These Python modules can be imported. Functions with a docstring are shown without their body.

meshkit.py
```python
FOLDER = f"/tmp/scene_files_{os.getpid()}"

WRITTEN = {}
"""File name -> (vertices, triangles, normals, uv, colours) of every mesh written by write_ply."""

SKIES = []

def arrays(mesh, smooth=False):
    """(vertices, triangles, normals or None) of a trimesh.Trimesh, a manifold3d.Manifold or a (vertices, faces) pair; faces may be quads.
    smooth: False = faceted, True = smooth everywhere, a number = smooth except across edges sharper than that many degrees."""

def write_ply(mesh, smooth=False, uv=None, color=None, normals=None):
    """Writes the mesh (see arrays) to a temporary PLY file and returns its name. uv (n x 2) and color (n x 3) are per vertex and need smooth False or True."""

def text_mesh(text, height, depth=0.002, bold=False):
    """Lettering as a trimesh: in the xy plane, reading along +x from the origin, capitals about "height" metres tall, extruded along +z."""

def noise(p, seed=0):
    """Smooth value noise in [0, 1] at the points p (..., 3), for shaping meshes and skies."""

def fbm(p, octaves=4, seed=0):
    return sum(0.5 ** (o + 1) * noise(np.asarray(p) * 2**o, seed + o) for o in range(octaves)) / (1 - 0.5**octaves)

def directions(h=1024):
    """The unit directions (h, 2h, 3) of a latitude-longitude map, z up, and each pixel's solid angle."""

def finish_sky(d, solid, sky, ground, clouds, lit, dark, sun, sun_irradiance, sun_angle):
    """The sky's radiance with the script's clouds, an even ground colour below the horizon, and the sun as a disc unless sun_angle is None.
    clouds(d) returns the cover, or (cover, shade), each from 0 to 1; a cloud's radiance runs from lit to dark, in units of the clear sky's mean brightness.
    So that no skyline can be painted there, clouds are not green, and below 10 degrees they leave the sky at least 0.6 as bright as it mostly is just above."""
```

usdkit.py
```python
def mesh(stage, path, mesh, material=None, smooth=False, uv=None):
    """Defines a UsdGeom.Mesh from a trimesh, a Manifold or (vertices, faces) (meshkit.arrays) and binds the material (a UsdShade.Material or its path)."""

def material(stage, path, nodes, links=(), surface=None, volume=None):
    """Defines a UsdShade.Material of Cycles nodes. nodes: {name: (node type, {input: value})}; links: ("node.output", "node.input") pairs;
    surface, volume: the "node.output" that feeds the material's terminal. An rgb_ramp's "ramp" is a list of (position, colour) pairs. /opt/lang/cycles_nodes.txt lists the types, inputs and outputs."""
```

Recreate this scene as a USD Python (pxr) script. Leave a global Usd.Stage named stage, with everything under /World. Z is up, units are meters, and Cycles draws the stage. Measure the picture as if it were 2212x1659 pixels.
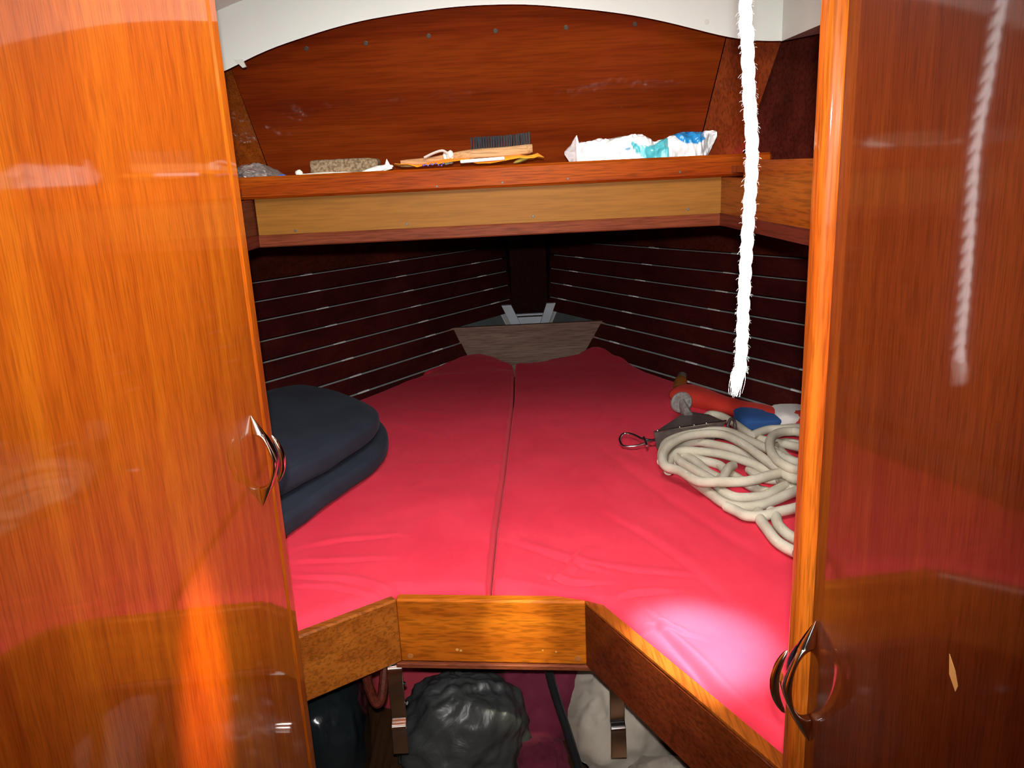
import math, random
import numpy as np, trimesh, shapely.geometry as sg
import usdkit, meshkit
from pxr import Usd, UsdGeom, UsdLux, UsdShade, Gf, Sdf, Vt
from scipy.spatial import cKDTree

stage = Usd.Stage.CreateInMemory()
UsdGeom.SetStageUpAxis(stage, UsdGeom.Tokens.z)
UsdGeom.SetStageMetersPerUnit(stage, 1.0)
UsdGeom.Xform.Define(stage, '/World')
UsdGeom.Scope.Define(stage, '/World/Looks')
rnd = random.Random(7)
rng = np.random.default_rng(11)

# ------------------------------------------------------------------ camera
PITCH, ROLL, EYE = math.radians(15.2), math.radians(2.75), (0.0, 0.0, 1.42)
fw = np.array([0, math.cos(PITCH), -math.sin(PITCH)])
r0, u0 = np.array([1.0, 0, 0]), np.array([0, math.sin(PITCH), math.cos(PITCH)])
rt = math.cos(ROLL) * r0 - math.sin(ROLL) * u0
up = math.cos(ROLL) * u0 + math.sin(ROLL) * r0
cam = UsdGeom.Camera.Define(stage, '/World/camera')
cam.AddTransformOp().Set(Gf.Matrix4d(*rt, 0, *up, 0, *(-fw), 0, *EYE, 1))
cam.CreateHorizontalApertureAttr(36.0)
cam.CreateVerticalApertureAttr(27.0)
cam.CreateFocalLengthAttr(36.0 * 1720 / 2212)
cam.CreateClippingRangeAttr(Gf.Vec2f(0.02, 50))
cam.CreateExposureAttr(0.0)

# ------------------------------------------------------------------ lights
def light_xf(l, pos, target=None):
    if target is None:
        UsdGeom.Xformable(l).AddTranslateOp().Set(Gf.Vec3d(*pos))
        return
    z = np.array(pos, float) - np.array(target, float); z /= np.linalg.norm(z)
    x = np.cross([0, 0, 1], z)
    x = np.array([1.0, 0, 0]) if np.linalg.norm(x) < 1e-6 else x / np.linalg.norm(x)
    y = np.cross(z, x)
    UsdGeom.Xformable(l).AddTransformOp().Set(Gf.Matrix4d(*x, 0, *y, 0, *z, 0, *map(float, pos), 1))
def rect(name, pos, target, w, h, power, col):
    l = UsdLux.RectLight.Define(stage, '/World/' + name)
    l.CreateWidthAttr(w); l.CreateHeightAttr(h); l.CreateIntensityAttr(power); l.CreateColorAttr(Gf.Vec3f(*col)); l.CreateNormalizeAttr(False)
    light_xf(l, pos, target)
def spot(name, pos, target, radius, power, col, angle, soft):
    l = UsdLux.SphereLight.Define(stage, '/World/' + name)
    l.CreateRadiusAttr(radius); l.CreateIntensityAttr(power); l.CreateColorAttr(Gf.Vec3f(*col)); l.CreateNormalizeAttr(True)
    if angle:
        s = UsdLux.ShapingAPI.Apply(l.GetPrim()); s.CreateShapingConeAngleAttr(angle); s.CreateShapingConeSoftnessAttr(soft)
    light_xf(l, pos, target)
# the flash built into the camera, just above its lens
spot('camera_flash', (0.0, -0.01, 1.482), tuple(np.array([0.0, -0.01, 1.482]) + fw * 2), 0.012, 43.0, (1.0, 0.98, 0.96), 39.5, 0.9)
# daylight: the companionway aft of the camera and the forward hatch over the berth
rect('daylight_companionway', (0.15, -2.35, 1.55), (0.0, 1.0, 1.2), 1.5, 0.9, 2.2, (1.0, 0.96, 0.90))
rect('daylight_fore_hatch', (0.04, 1.08, 1.88), (0.04, 1.0801, 0.5), 0.52, 0.50, 29.0, (1.0, 0.96, 0.92))
# sun shafts falling through the companionway and the hatches
spot('sun_shaft_on_upper_door', (0.27, -0.30, 1.78), (-0.41, 0.80, 1.43), 0.04, 24.0, (1.0, 0.92, 0.66), 13.0, 1.0)
spot('sun_shaft_on_cushion', (0.20, 1.00, 1.86), (0.312, 1.27, 0.56), 0.02, 190.0, (1.0, 0.98, 0.95), 7.5, 1.0)
spot('sun_shaft_on_door', (0.15, 1.10, 1.84), (-0.41, 0.885, 0.785), 0.02, 120.0, (1.0, 0.50, 0.20), 4.8, 1.0)
spot('sun_shaft_on_berth_front', (0.0, 0.5, 1.82), (-0.015, 1.48, 0.47), 0.02, 78.0, (1.0, 1.0, 0.62), 3.2, 1.0)

# ------------------------------------------------------------------ materials
def mat(name, nodes, links, surface='p.BSDF'):
    return usdkit.material(stage, '/World/Looks/' + name, nodes, links, surface=surface)
def wood(name, dark, mid, light, grain='z', scale=26, rough=0.42, coat=0.5, coat_rough=0.05, streak=0.35, rot=(0, 0, 0), spec=0.05, wide=0.0, ior=1.5):
    k = {'x': (0.05, 1, 1), 'y': (1, 0.05, 1), 'z': (1, 1, 0.05)}[grain]
    big = {'x': (0.12, 1, 1), 'y': (1, 0.12, 1), 'z': (1, 1, 0.12)}[grain]
    n = {'tc': ('texture_coordinate', {}),
         'm': ('mapping', {'scale': k, 'rotation': rot}), 'mb': ('mapping', {'scale': big, 'rotation': rot}),
         'n': ('noise_texture', {'scale': float(scale), 'detail': 4.0, 'roughness': 0.62, 'distortion': 0.5}),
         'f': ('noise_texture', {'scale': float(scale * 9), 'detail': 1.0, 'roughness': 0.7}),
         'b': ('noise_texture', {'scale': float(scale * 0.22), 'detail': 1.0, 'roughness': 0.5, 'distortion': 1.0}),
         'add': ('math', {'math_type': 'multiply_add', 'value2': 0.55, 'value3': 0.0}),
         'r': ('rgb_ramp', {'ramp': [(0.36 - wide, dark), (0.5, mid), (0.66 + wide, light)]}),
         'fr': ('rgb_ramp', {'ramp': [(0.36, (1 - streak,) * 3), (0.55, (1, 1, 1))]}),
         'mix': ('mix_color', {'blend_type': 'multiply', 'fac': 1.0}),
         'avg': ('mix_float', {'fac': 0.45}),
         'bp': ('bump', {'strength': 0.08, 'distance': 0.001}),
         'p': ('principled_bsdf', {'roughness': rough, 'specular_ior_level': spec, **({'coat_weight': coat, 'coat_roughness': coat_rough, 'coat_ior': ior} if coat > 0.25 else {})})}
    l = [('tc.object', 'm.vector'), ('tc.object', 'mb.vector'), ('m.vector', 'n.vector'), ('m.vector', 'f.vector'), ('mb.vector', 'b.vector'),
         ('n.fac', 'avg.a'), ('b.fac', 'avg.b'), ('avg.result', 'r.fac'), ('f.fac', 'fr.fac'), ('r.color', 'mix.a'), ('fr.color', 'mix.b'),
         ('mix.result', 'p.base_color'), ]
    n.pop('add'); n.pop('bp')
    return mat(name, n, l)
def cloth(name, c1, c2, scale=900, rough=0.9, sheen=0.3, bump=0.25, patch=9):
    return mat(name, {'tc': ('texture_coordinate', {}), 'n': ('noise_texture', {'scale': float(patch), 'detail': 4.0}), 'w': ('noise_texture', {'scale': float(scale), 'detail': 2.0}),
                      'r': ('rgb_ramp', {'ramp': [(0.35, c1), (0.65, c2)]}), 'bp': ('bump', {'strength': bump, 'distance': 0.0006}),
                      'p': ('principled_bsdf', {'roughness': rough, 'sheen_weight': sheen, 'sheen_roughness': 0.4, 'sheen_tint': tuple(min(1, 1.2 * x + .1) for x in c2), 'specular_ior_level': 0.2})},
               [('tc.object', 'n.vector'), ('tc.object', 'w.vector'), ('n.fac', 'r.fac'), ('r.color', 'p.base_color'), ('w.fac', 'bp.height'), ('bp.normal', 'p.normal')])
def plain(name, c, rough=0.5, metal=0.0, coat=0.0, var=0.08, scale=20, **kw):
    a, b = tuple(x * (1 - var) for x in c), tuple(min(1, x * (1 + var)) for x in c)
    return mat(name, {'tc': ('texture_coordinate', {}), 'n': ('noise_texture', {'scale': float(scale), 'detail': 4.0}), 'r': ('rgb_ramp', {'ramp': [(0.35, a), (0.65, b)]}),
                      'p': ('principled_bsdf', {'roughness': rough, 'metallic': metal, 'coat_weight': coat, 'coat_roughness': 0.06, **kw})},
               [('tc.object', 'n.vector'), ('n.fac', 'r.fac'), ('r.color', 'p.base_color')])
M = {}
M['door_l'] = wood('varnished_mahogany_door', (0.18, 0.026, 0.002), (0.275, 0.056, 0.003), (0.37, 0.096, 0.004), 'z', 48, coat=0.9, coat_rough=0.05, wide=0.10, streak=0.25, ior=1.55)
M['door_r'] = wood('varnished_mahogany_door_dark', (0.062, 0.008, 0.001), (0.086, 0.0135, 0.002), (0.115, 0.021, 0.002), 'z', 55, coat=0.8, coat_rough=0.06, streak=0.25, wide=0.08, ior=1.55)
M['post'] = wood('mahogany_edge_moulding', (0.26, 0.045, 0.004), (0.36, 0.080, 0.006), (0.45, 0.125, 0.01), 'z', 40, coat=0.8, coat_rough=0.04)
M['panel'] = wood('front_panel_mahogany', (0.12, 0.013, 0.002), (0.18, 0.025, 0.003), (0.235, 0.040, 0.004), 'x', 22, coat_rough=0.06, streak=0.2)
M['trimv'] = wood('corner_board_mahogany', (0.14, 0.022, 0.006), (0.20, 0.035, 0.008), (0.26, 0.05, 0.010), 'z', 24, coat_rough=0.08)
M['cap'] = wood('shelf_cap_mahogany', (0.20, 0.027, 0.002), (0.27, 0.047, 0.003), (0.34, 0.072, 0.005), 'x', 34, coat=0.2, coat_rough=0.04)
M['cream'] = wood('pale_plywood', (0.195, 0.080, 0.012), (0.225, 0.093, 0.014), (0.255, 0.108, 0.017), 'x', 26, rough=0.5, coat=0.12, coat_rough=0.2, streak=0.14, spec=0.1)
M['strip'] = wood('reddish_batten', (0.11, 0.026, 0.011), (0.15, 0.037, 0.015), (0.185, 0.048, 0.020), 'x', 30, coat=0.1, coat_rough=0.15)
M['sideb'] = wood('shelf_side_mahogany', (0.15, 0.030, 0.003), (0.19, 0.040, 0.004), (0.23, 0.055, 0.005), 'y', 26, coat=0.6)
M['berth'] = wood('berth_front_mahogany', (0.27, 0.055, 0.004), (0.40, 0.10, 0.006), (0.52, 0.155, 0.01), 'x', 22, coat_rough=0.10)
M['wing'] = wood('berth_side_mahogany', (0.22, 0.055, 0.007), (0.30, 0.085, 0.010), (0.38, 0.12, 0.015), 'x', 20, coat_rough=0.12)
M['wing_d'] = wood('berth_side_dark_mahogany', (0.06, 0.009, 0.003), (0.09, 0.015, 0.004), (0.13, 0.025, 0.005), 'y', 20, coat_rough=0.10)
M['wingcap'] = wood('berth_top_edge_mahogany', (0.18, 0.036, 0.004), (0.24, 0.055, 0.006), (0.29, 0.075, 0.008), 'y', 26, coat=0.6)
M['plank'] = wood('hull_lining_mahogany', (0.044, 0.007, 0.007), (0.062, 0.010, 0.009), (0.080, 0.014, 0.011), 'y', 20, rough=0.5, coat=0.15, coat_rough=0.2, streak=0.2)
M['dark'] = wood('shadowed_mahogany', (0.06, 0.012, 0.007), (0.09, 0.017, 0.009), (0.12, 0.022, 0.012), 'y', 18, rough=0.5, coat=0.3, coat_rough=0.2)
M['darkx'] = wood('dark_side_mahogany', (0.05, 0.009, 0.006), (0.075, 0.013, 0.008), (0.10, 0.018, 0.010), 'z', 24, rough=0.5, coat=0.2, coat_rough=0.2)
M['matte'] = wood('matte_dark_timber', (0.014, 0.004, 0.003), (0.02, 0.005, 0.003), (0.026, 0.007, 0.004), 'z', 18, rough=0.9, coat=0.0, spec=0.1)
M['fore'] = wood('greyed_oak_board', (0.24, 0.15, 0.11), (0.30, 0.19, 0.145), (0.36, 0.235, 0.18), 'x', 24, rough=0.6, coat=0.1, coat_rough=0.3)
M['skin'] = plain('hull_grey_paint', (0.36, 0.38, 0.36), 0.6)
M['locker'] = plain('bow_locker_grey_paint', (0.16, 0.18, 0.185), 0.6)
M['rib'] = plain('pale_frame_timber', (0.88, 0.86, 0.82), 0.55)
M['white'] = plain('white_deckhead_paint', (0.66, 0.71, 0.66), 0.45, var=0.02, scale=6)
M['white2'] = plain('white_side_paint', (0.60, 0.62, 0.56), 0.5, var=0.02, scale=6)
M['strut'] = plain('pale_blue_grey_strut', (0.55, 0.60, 0.66), 0.5)
M['red'] = cloth('crimson_cotton_sheet', (0.70, 0.030, 0.062), (0.76, 0.040, 0.075), patch=5)
M['navy'] = cloth('navy_canvas', (0.016, 0.020, 0.032), (0.022, 0.027, 0.042), sheen=0.25)
M['scarlet'] = cloth('scarlet_fleece', (0.50, 0.03, 0.02), (0.58, 0.045, 0.028))
M['maroon'] = cloth('maroon_fabric', (0.11, 0.012, 0.030), (0.15, 0.018, 0.040))
M['maroon2'] = cloth('crimson_bag_fabric', (0.36, 0.03, 0.05), (0.42, 0.045, 0.065))
M['beige'] = cloth('beige_canvas', (0.36, 0.31, 0.25), (0.44, 0.39, 0.32))
M['blue'] = cloth('royal_blue_cloth', (0.02, 0.07, 0.22), (0.03, 0.09, 0.27))
M['offw'] = cloth('off_white_cloth', (0.62, 0.60, 0.56), (0.70, 0.68, 0.64))
M['chrome'] = mat('polished_chrome', {'p': ('principled_bsdf', {'base_color': (0.86, 0.84, 0.80), 'metallic': 1.0, 'roughness': 0.11})}, [])
M['steel'] = mat('stainless_steel', {'p': ('principled_bsdf', {'base_color': (0.72, 0.70, 0.68), 'metallic': 1.0, 'roughness': 0.28})}, [])
M['iron'] = plain('dark_brown_metal', (0.085, 0.065, 0.058), 0.38, var=0.2, scale=60, coat=0.2)
M['lug'] = plain('grey_cast_metal', (0.20, 0.18, 0.165), 0.6, var=0.25, scale=120)
M['screw'] = plain('dull_screw_metal', (0.10, 0.085, 0.07), 0.5, 0.5)
M['plug'] = plain('wood_plug', (0.30, 0.10, 0.02), 0.5, coat=0.5)
M['wear'] = plain('worn_varnish', (0.46, 0.22, 0.06), 0.6)
M['rope'] = mat('braided_beige_rope', {'tc': ('texture_coordinate', {}), 'v': ('voronoi_texture', {'scale': 330.0}), 'n': ('noise_texture', {'scale': 14.0, 'detail': 4.0}),
               'r': ('rgb_ramp', {'ramp': [(0.3, (0.47, 0.43, 0.33)), (0.7, (0.61, 0.57, 0.455))]}), 'bp': ('bump', {'strength': 0.35, 'distance': 0.001}),
               'p': ('principled_bsdf', {'roughness': 0.85, 'specular_ior_level': 0.2})},
               [('tc.object', 'v.vector'), ('tc.object', 'n.vector'), ('n.fac', 'r.fac'), ('r.color', 'p.base_color'), ('v.distance', 'bp.height'), ('bp.normal', 'p.normal')])
M['cord'] = plain('white_cord', (0.86, 0.86, 0.86), 0.8, var=0.03, scale=200)
M['fibre'] = plain('white_fibre', (0.84, 0.84, 0.82), 0.8)
M['sponge'] = mat('coarse_sponge', {'tc': ('texture_coordinate', {}), 'n': ('noise_texture', {'scale': 180.0, 'detail': 4.0}), 'r': ('rgb_ramp', {'ramp': [(0.35, (0.12, 0.080, 0.046)), (0.65, (0.30, 0.215, 0.13))]}),
               'bp': ('bump', {'strength': 0.6, 'distance': 0.002}), 'p': ('principled_bsdf', {'roughness': 0.95, 'specular_ior_level': 0.1})},
               [('tc.object', 'n.vector'), ('n.fac', 'r.fac'), ('r.color', 'p.base_color'), ('n.fac', 'bp.height'), ('bp.normal', 'p.normal')])
M['bristle'] = plain('black_bristle', (0.022, 0.024, 0.028), 0.45)
M['brushwood'] = wood('beech_brush_handle', (0.42, 0.20, 0.08), (0.55, 0.32, 0.15), (0.62, 0.38, 0.19), 'x', 40, rough=0.5, coat=0.1, coat_rough=0.3)
M['orange'] = cloth('orange_cloth', (0.80, 0.24, 0.01), (0.86, 0.30, 0.02))
M['ochre'] = cloth('ochre_green_cloth', (0.32, 0.22, 0.03), (0.40, 0.28, 0.05))
M['paper'] = plain('white_paper', (0.74, 0.76, 0.68), 0.7, var=0.04)
M['whitepl'] = plain('white_plastic', (0.85, 0.84, 0.82), 0.35, var=0.02)
M['bluepl'] = plain('blue_plastic', (0.03, 0.14, 0.55), 0.35)
M['inkblue'] = plain('violet_blue_ink', (0.10, 0.06, 0.30), 0.5)
M['amber'] = mat('amber_glass', {'p': ('principled_bsdf', {'base_color': (0.55, 0.24, 0.05), 'roughness': 0.08, 'transmission_weight': 0.75, 'ior': 1.45})}, [])
M['clear'] = mat('clear_polythene', {'t': ('transparent_bsdf', {'color': (0.93, 0.92, 0.90)}), 'g': ('glossy_bsdf', {'color': (1, 1, 1), 'roughness': 0.16}), 'd': ('diffuse_bsdf', {'color': (0.75, 0.70, 0.66)}),
               'fr': ('fresnel', {'IOR': 1.6}), 'm': ('mix_closure', {'fac': 0.16}), 'm2': ('mix_closure', {})},
               [('t.BSDF', 'm.closure1'), ('d.BSDF', 'm.closure2'), ('fr.fac', 'm2.fac'), ('m.closure', 'm2.closure1'), ('g.BSDF', 'm2.closure2')], surface='m2.closure')
M['print'] = mat('printed_film', {'a': ('attribute', {'attribute': 'print_color'}), 'p': ('principled_bsdf', {'roughness': 0.28, 'specular_ior_level': 0.5})}, [('a.color', 'p.base_color')])
def crinkly(name, c, rough, bump, scale):
    return mat(name, {'tc': ('texture_coordinate', {}), 'n': ('noise_texture', {'scale': float(scale), 'detail': 5.0, 'distortion': 1.5}), 'bp': ('bump', {'strength': bump, 'distance': 0.01}),
                      'p': ('principled_bsdf', {'base_color': c, 'roughness': rough})}, [('tc.object', 'n.vector'), ('n.fac', 'bp.height'), ('bp.normal', 'p.normal')])
M['binbag'] = crinkly('dark_grey_nylon', (0.040, 0.042, 0.042), 0.42, 0.5, 14)
M['gloss'] = crinkly('glossy_black_plastic', (0.012, 0.016, 0.018), 0.18, 0.35, 9)
M['tube'] = plain('black_rubber', (0.012, 0.013, 0.015), 0.3)
M['sole'] = wood('cabin_sole_teak', (0.03, 0.014, 0.006), (0.045, 0.02, 0.009), (0.06, 0.028, 0.012), 'y', 18, rough=0.5, coat=0.2, coat_rough=0.2)
M['saloon'] = wood('saloon_mahogany', (0.20, 0.06, 0.02), (0.28, 0.085, 0.025), (0.36, 0.11, 0.03), 'z', 18)

# ------------------------------------------------------------------ helpers
used = {}
def numbered(parent, name):
    k = used.get((parent, name), 0); used[(parent, name)] = k + 1
    return f'{parent}/{name}' + (f'_{k:03d}' if k else '')
LOC = {'/World': np.zeros(3)}
def tag(prim, label=None, cat=None, group=None, kind=None):
    for k, v in (('label', label), ('category', cat), ('group', group), ('kind', kind)):
        if v: prim.SetCustomDataByKey(k, v)
def thing(name, label, cat, loc=(0, 0, 0), group=None, kind=None):
    path = numbered('/World', name)
    x = UsdGeom.Xform.Define(stage, path); x.AddTranslateOp().Set(Gf.Vec3d(*map(float, loc)))
    LOC[path] = np.array(loc, float)
    tag(x.GetPrim(), label, cat, group, kind)
    return path
def part(parent, name, mesh, m, smooth=30, label=None, kind=None):
    """One mesh of the scene, given in world coordinates, under its thing (or under a part)."""
    path = numbered(parent, name)
    root = parent
    while root not in LOC: root = root.rpartition('/')[0]
    v, f = (mesh.vertices, mesh.faces) if isinstance(mesh, trimesh.Trimesh) else mesh
    v = np.asarray(v, float) - LOC[root]
    p = usdkit.mesh(stage, path, (v, np.asarray(f)), M[m], smooth=smooth)
    tag(p.GetPrim(), label, None, None, kind)
    return path
def single(name, label, cat, mesh, m, smooth=30, group=None, kind=None):
    p = part('/World', name, mesh, m, smooth)
    tag(stage.GetPrimAtPath(p), label, cat, group, kind)
    return p
cat_ = trimesh.util.concatenate
def hull(pts):
    return trimesh.convex.convex_hull(np.asarray(pts, float))
def bevel_box(c, h, ax=None, ch=0.003):
    """Box with chamfered edges: centre c, half sizes h, axes as rows of ax."""
    ax = np.eye(3) if ax is None else np.asarray(ax, float)
    ch = min(ch, 0.45 * min(h)); pts = []
    for s in np.ndindex(2, 2, 2):
        s = np.array(s) * 2 - 1
        for k in range(3):
            q = np.array(h, float) - ch; q[k] = h[k]
            pts.append(np.asarray(c) + (s * q) @ ax)
    return hull(pts)
def board(a, b, z0, z1, t, ch=0.003, side=1):
    """Upright board whose visible face runs from a to b in plan, thickness t to the left (side=1) of a->b."""
    a, b = np.array(a, float), np.array(b, float); d = (b - a) / np.linalg.norm(b - a); n = np.array([-d[1], d[0]]) * side
    c2 = (a + b) / 2 + n * t / 2
    return bevel_box((*c2, (z0 + z1) / 2), (np.linalg.norm(b - a) / 2, t / 2, (z1 - z0) / 2), [[*d, 0], [*n, 0], [0, 0, 1]], ch)
def prism(poly, z0, z1):
    m = trimesh.creation.extrude_polygon(sg.Polygon(poly), z1 - z0, engine='earcut'); m.apply_translation([0, 0, z0]); return m
def spline(pts, n=8, closed=False):
    p = np.asarray(pts, float); out = []
    N = len(p)
    for i in range(N if closed else N - 1):
        g = (lambda k: p[k % N]) if closed else (lambda k: p[min(max(k, 0), N - 1)])
        a, b, c, d = g(i - 1), g(i), g(i + 1), g(i + 2)
        for t in np.linspace(0, 1, n, endpoint=False):
            out.append(0.5 * (2 * b + (c - a) * t + (2 * a - 5 * b + 4 * c - d) * t * t + (3 * b - a - 3 * c + d) * t ** 3))
    if not closed: out.append(p[-1])
    return np.array(out)
def tube(path, r, n=10, rb=None, ref=None, caps=True, closed=False):
    """Sweep of an ellipse (r along the side normal, rb along the binormal) on a path."""
    p = np.asarray(path, float); N = len(p)
    r = np.broadcast_to(np.asarray(r, float), N); rb = r if rb is None else np.broadcast_to(np.asarray(rb, float), N)
    if closed: t = np.roll(p, -1, 0) - np.roll(p, 1, 0)
    else: t = np.gradient(p, axis=0)
    t /= np.maximum(np.linalg.norm(t, axis=1, keepdims=True), 1e-12)
    ref = np.array([0, 0, 1.0]) if ref is None else np.array(ref, float)
    if abs(t[0] @ ref) > 0.95 * np.linalg.norm(ref): ref = np.array([1.0, 0, 0])
    v = []; nrm = ref - t[0] * (t[0] @ ref); nrm /= np.linalg.norm(nrm)
    a = np.linspace(0, 2 * np.pi, n, endpoint=False)
    for i in range(N):
        nrm = nrm - t[i] * (nrm @ t[i]); nrm /= np.linalg.norm(nrm); bn = np.cross(t[i], nrm)
        v.append(p[i] + np.outer(np.cos(a) * r[i], nrm) + np.outer(np.sin(a) * rb[i], bn))
    v = np.concatenate(v); f = []
    for i in range(N if closed else N - 1):
        j = (i + 1) % N
        for k in range(n):
            l = (k + 1) % n
            f += [[i * n + k, i * n + l, j * n + l], [i * n + k, j * n + l, j * n + k]]
    if caps and not closed:
        v = np.vstack([v, p[0], p[-1]]); c0, c1 = len(v) - 2, len(v) - 1
        for k in range(n):
            l = (k + 1) % n
            f += [[c0, l, k], [c1, (N - 1) * n + k, (N - 1) * n + l]]
    return trimesh.Trimesh(v, f, process=False)
def loft(rings, caps=True):
    """Closed skin over a list of equal-length closed rings."""
    R = np.asarray(rings, float); N, n = R.shape[:2]; v = R.reshape(-1, 3); f = []
    for i in range(N - 1):
        for k in range(n):
            l = (k + 1) % n
            f += [[i * n + k, i * n + l, (i + 1) * n + l], [i * n + k, (i + 1) * n + l, (i + 1) * n + k]]
    if caps:
        v = np.vstack([v, R[0].mean(0), R[-1].mean(0)]); c0, c1 = len(v) - 2, len(v) - 1
        for k in range(n):
            l = (k + 1) % n
            f += [[c0, l, k], [c1, (N - 1) * n + k, (N - 1) * n + l]]
    m = trimesh.Trimesh(v, f, process=False)
    if m.volume < 0: m.invert()
    return m
def grid_faces(nu, nv):
    f = []
    for i in range(nu - 1):
        for j in range(nv - 1):
            a = i * nv + j
            f += [[a, a + nv, a + nv + 1], [a, a + nv + 1, a + 1]]
    return np.array(f)
def fbm(p, sc, seed=0, o=4): return meshkit.fbm(np.asarray(p) * sc, o, seed) - 0.5
def frame(v):
    v = np.array(v, float); v /= np.linalg.norm(v)
    a = np.cross(v, [0, 0, 1.0]) if abs(v[2]) < .9 else np.cross(v, [1.0, 0, 0]); a /= np.linalg.norm(a)
    return a, np.cross(v, a), v
def disc(c, n, r, h, seg=14):
    """A flat screw or plug head with a chamfered rim, standing h proud along n."""
    a, b, v = frame(n); th = np.linspace(0, 2 * np.pi, seg, endpoint=False)
    ring = lambda rr, z: np.asarray(c) + np.outer(np.cos(th) * rr, a) + np.outer(np.sin(th) * rr, b) + v * z
    return hull(np.vstack([ring(r, -0.004), ring(r, h * 0.5), ring(r * 0.82, h)]))

# ------------------------------------------------------------------ hull sides
def base_curve(start, head, sgn, t):
    """Plan curve of the lining at berth height: straight towards the bow, bending parallel to the keel aft."""
    out = []
    for tt in np.atleast_1d(t):
        if tt >= -0.6:
            p = np.array(start) + np.array([sgn * math.sin(head), math.cos(head)]) * tt; h = head
        else:
            p = np.array(start) + np.array([sgn * math.sin(head), math.cos(head)]) * -0.6; rem = -0.6 - tt; n = max(2, int(rem / 0.04)); st = rem / n; h = head
            for k in range(n):
                h = head - (head - 0.06) * min(1, (k + 0.5) * st / 1.3)
                p = p - np.array([sgn * math.sin(h), math.cos(h)]) * st
        out.append((p, h))
    return out
FLARE = math.radians(28)
def hull_pt(S, t, s, off=0.0):
    (p, h), = base_curve(S['start'], S['head'], S['sgn'], t)
    out = np.array([-S['sgn'] * math.cos(h), math.sin(h)])
    q = p + out * (s * math.sin(FLARE) + off * math.cos(FLARE))
    return np.array([q[0], q[1], 0.56 + s * math.cos(FLARE) - off * math.sin(FLARE)])
HULLS = {'left': dict(start=(-0.503, 3.307), head=math.radians(32), sgn=1, bow=1.25, lines=[0.0, 0.073, 0.149, 0.223, 0.303, 0.382, 0.459, 0.535], ribs=[-1.32, -0.74, -0.165, 0.395, 1.013], cut=0.545),
         'right': dict(start=(0.65, 3.22), head=math.radians(25), sgn=-1, bow=1.36, lines=[-0.008, 0.069, 0.145, 0.222, 0.302, 0.382, 0.462, 0.545], ribs=[-1.24, -0.66, -0.082, 0.488, 1.105], cut=0.665)}
def strip_mesh(S, t0, t1, s_lo, s_hi, o_in, o_out, dt=0.10, slope=0.026):
    ts = np.linspace(t0, t1, max(2, int((t1 - t0) / dt))); rings = []
    for t in ts:
        d = -slope * t
        rings.append([hull_pt(S, t, s_lo + d, o_in), hull_pt(S, t, s_hi + d, o_in), hull_pt(S, t, s_hi + d, o_out), hull_pt(S, t, s_lo + d, o_out)])
    return loft(rings)
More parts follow.
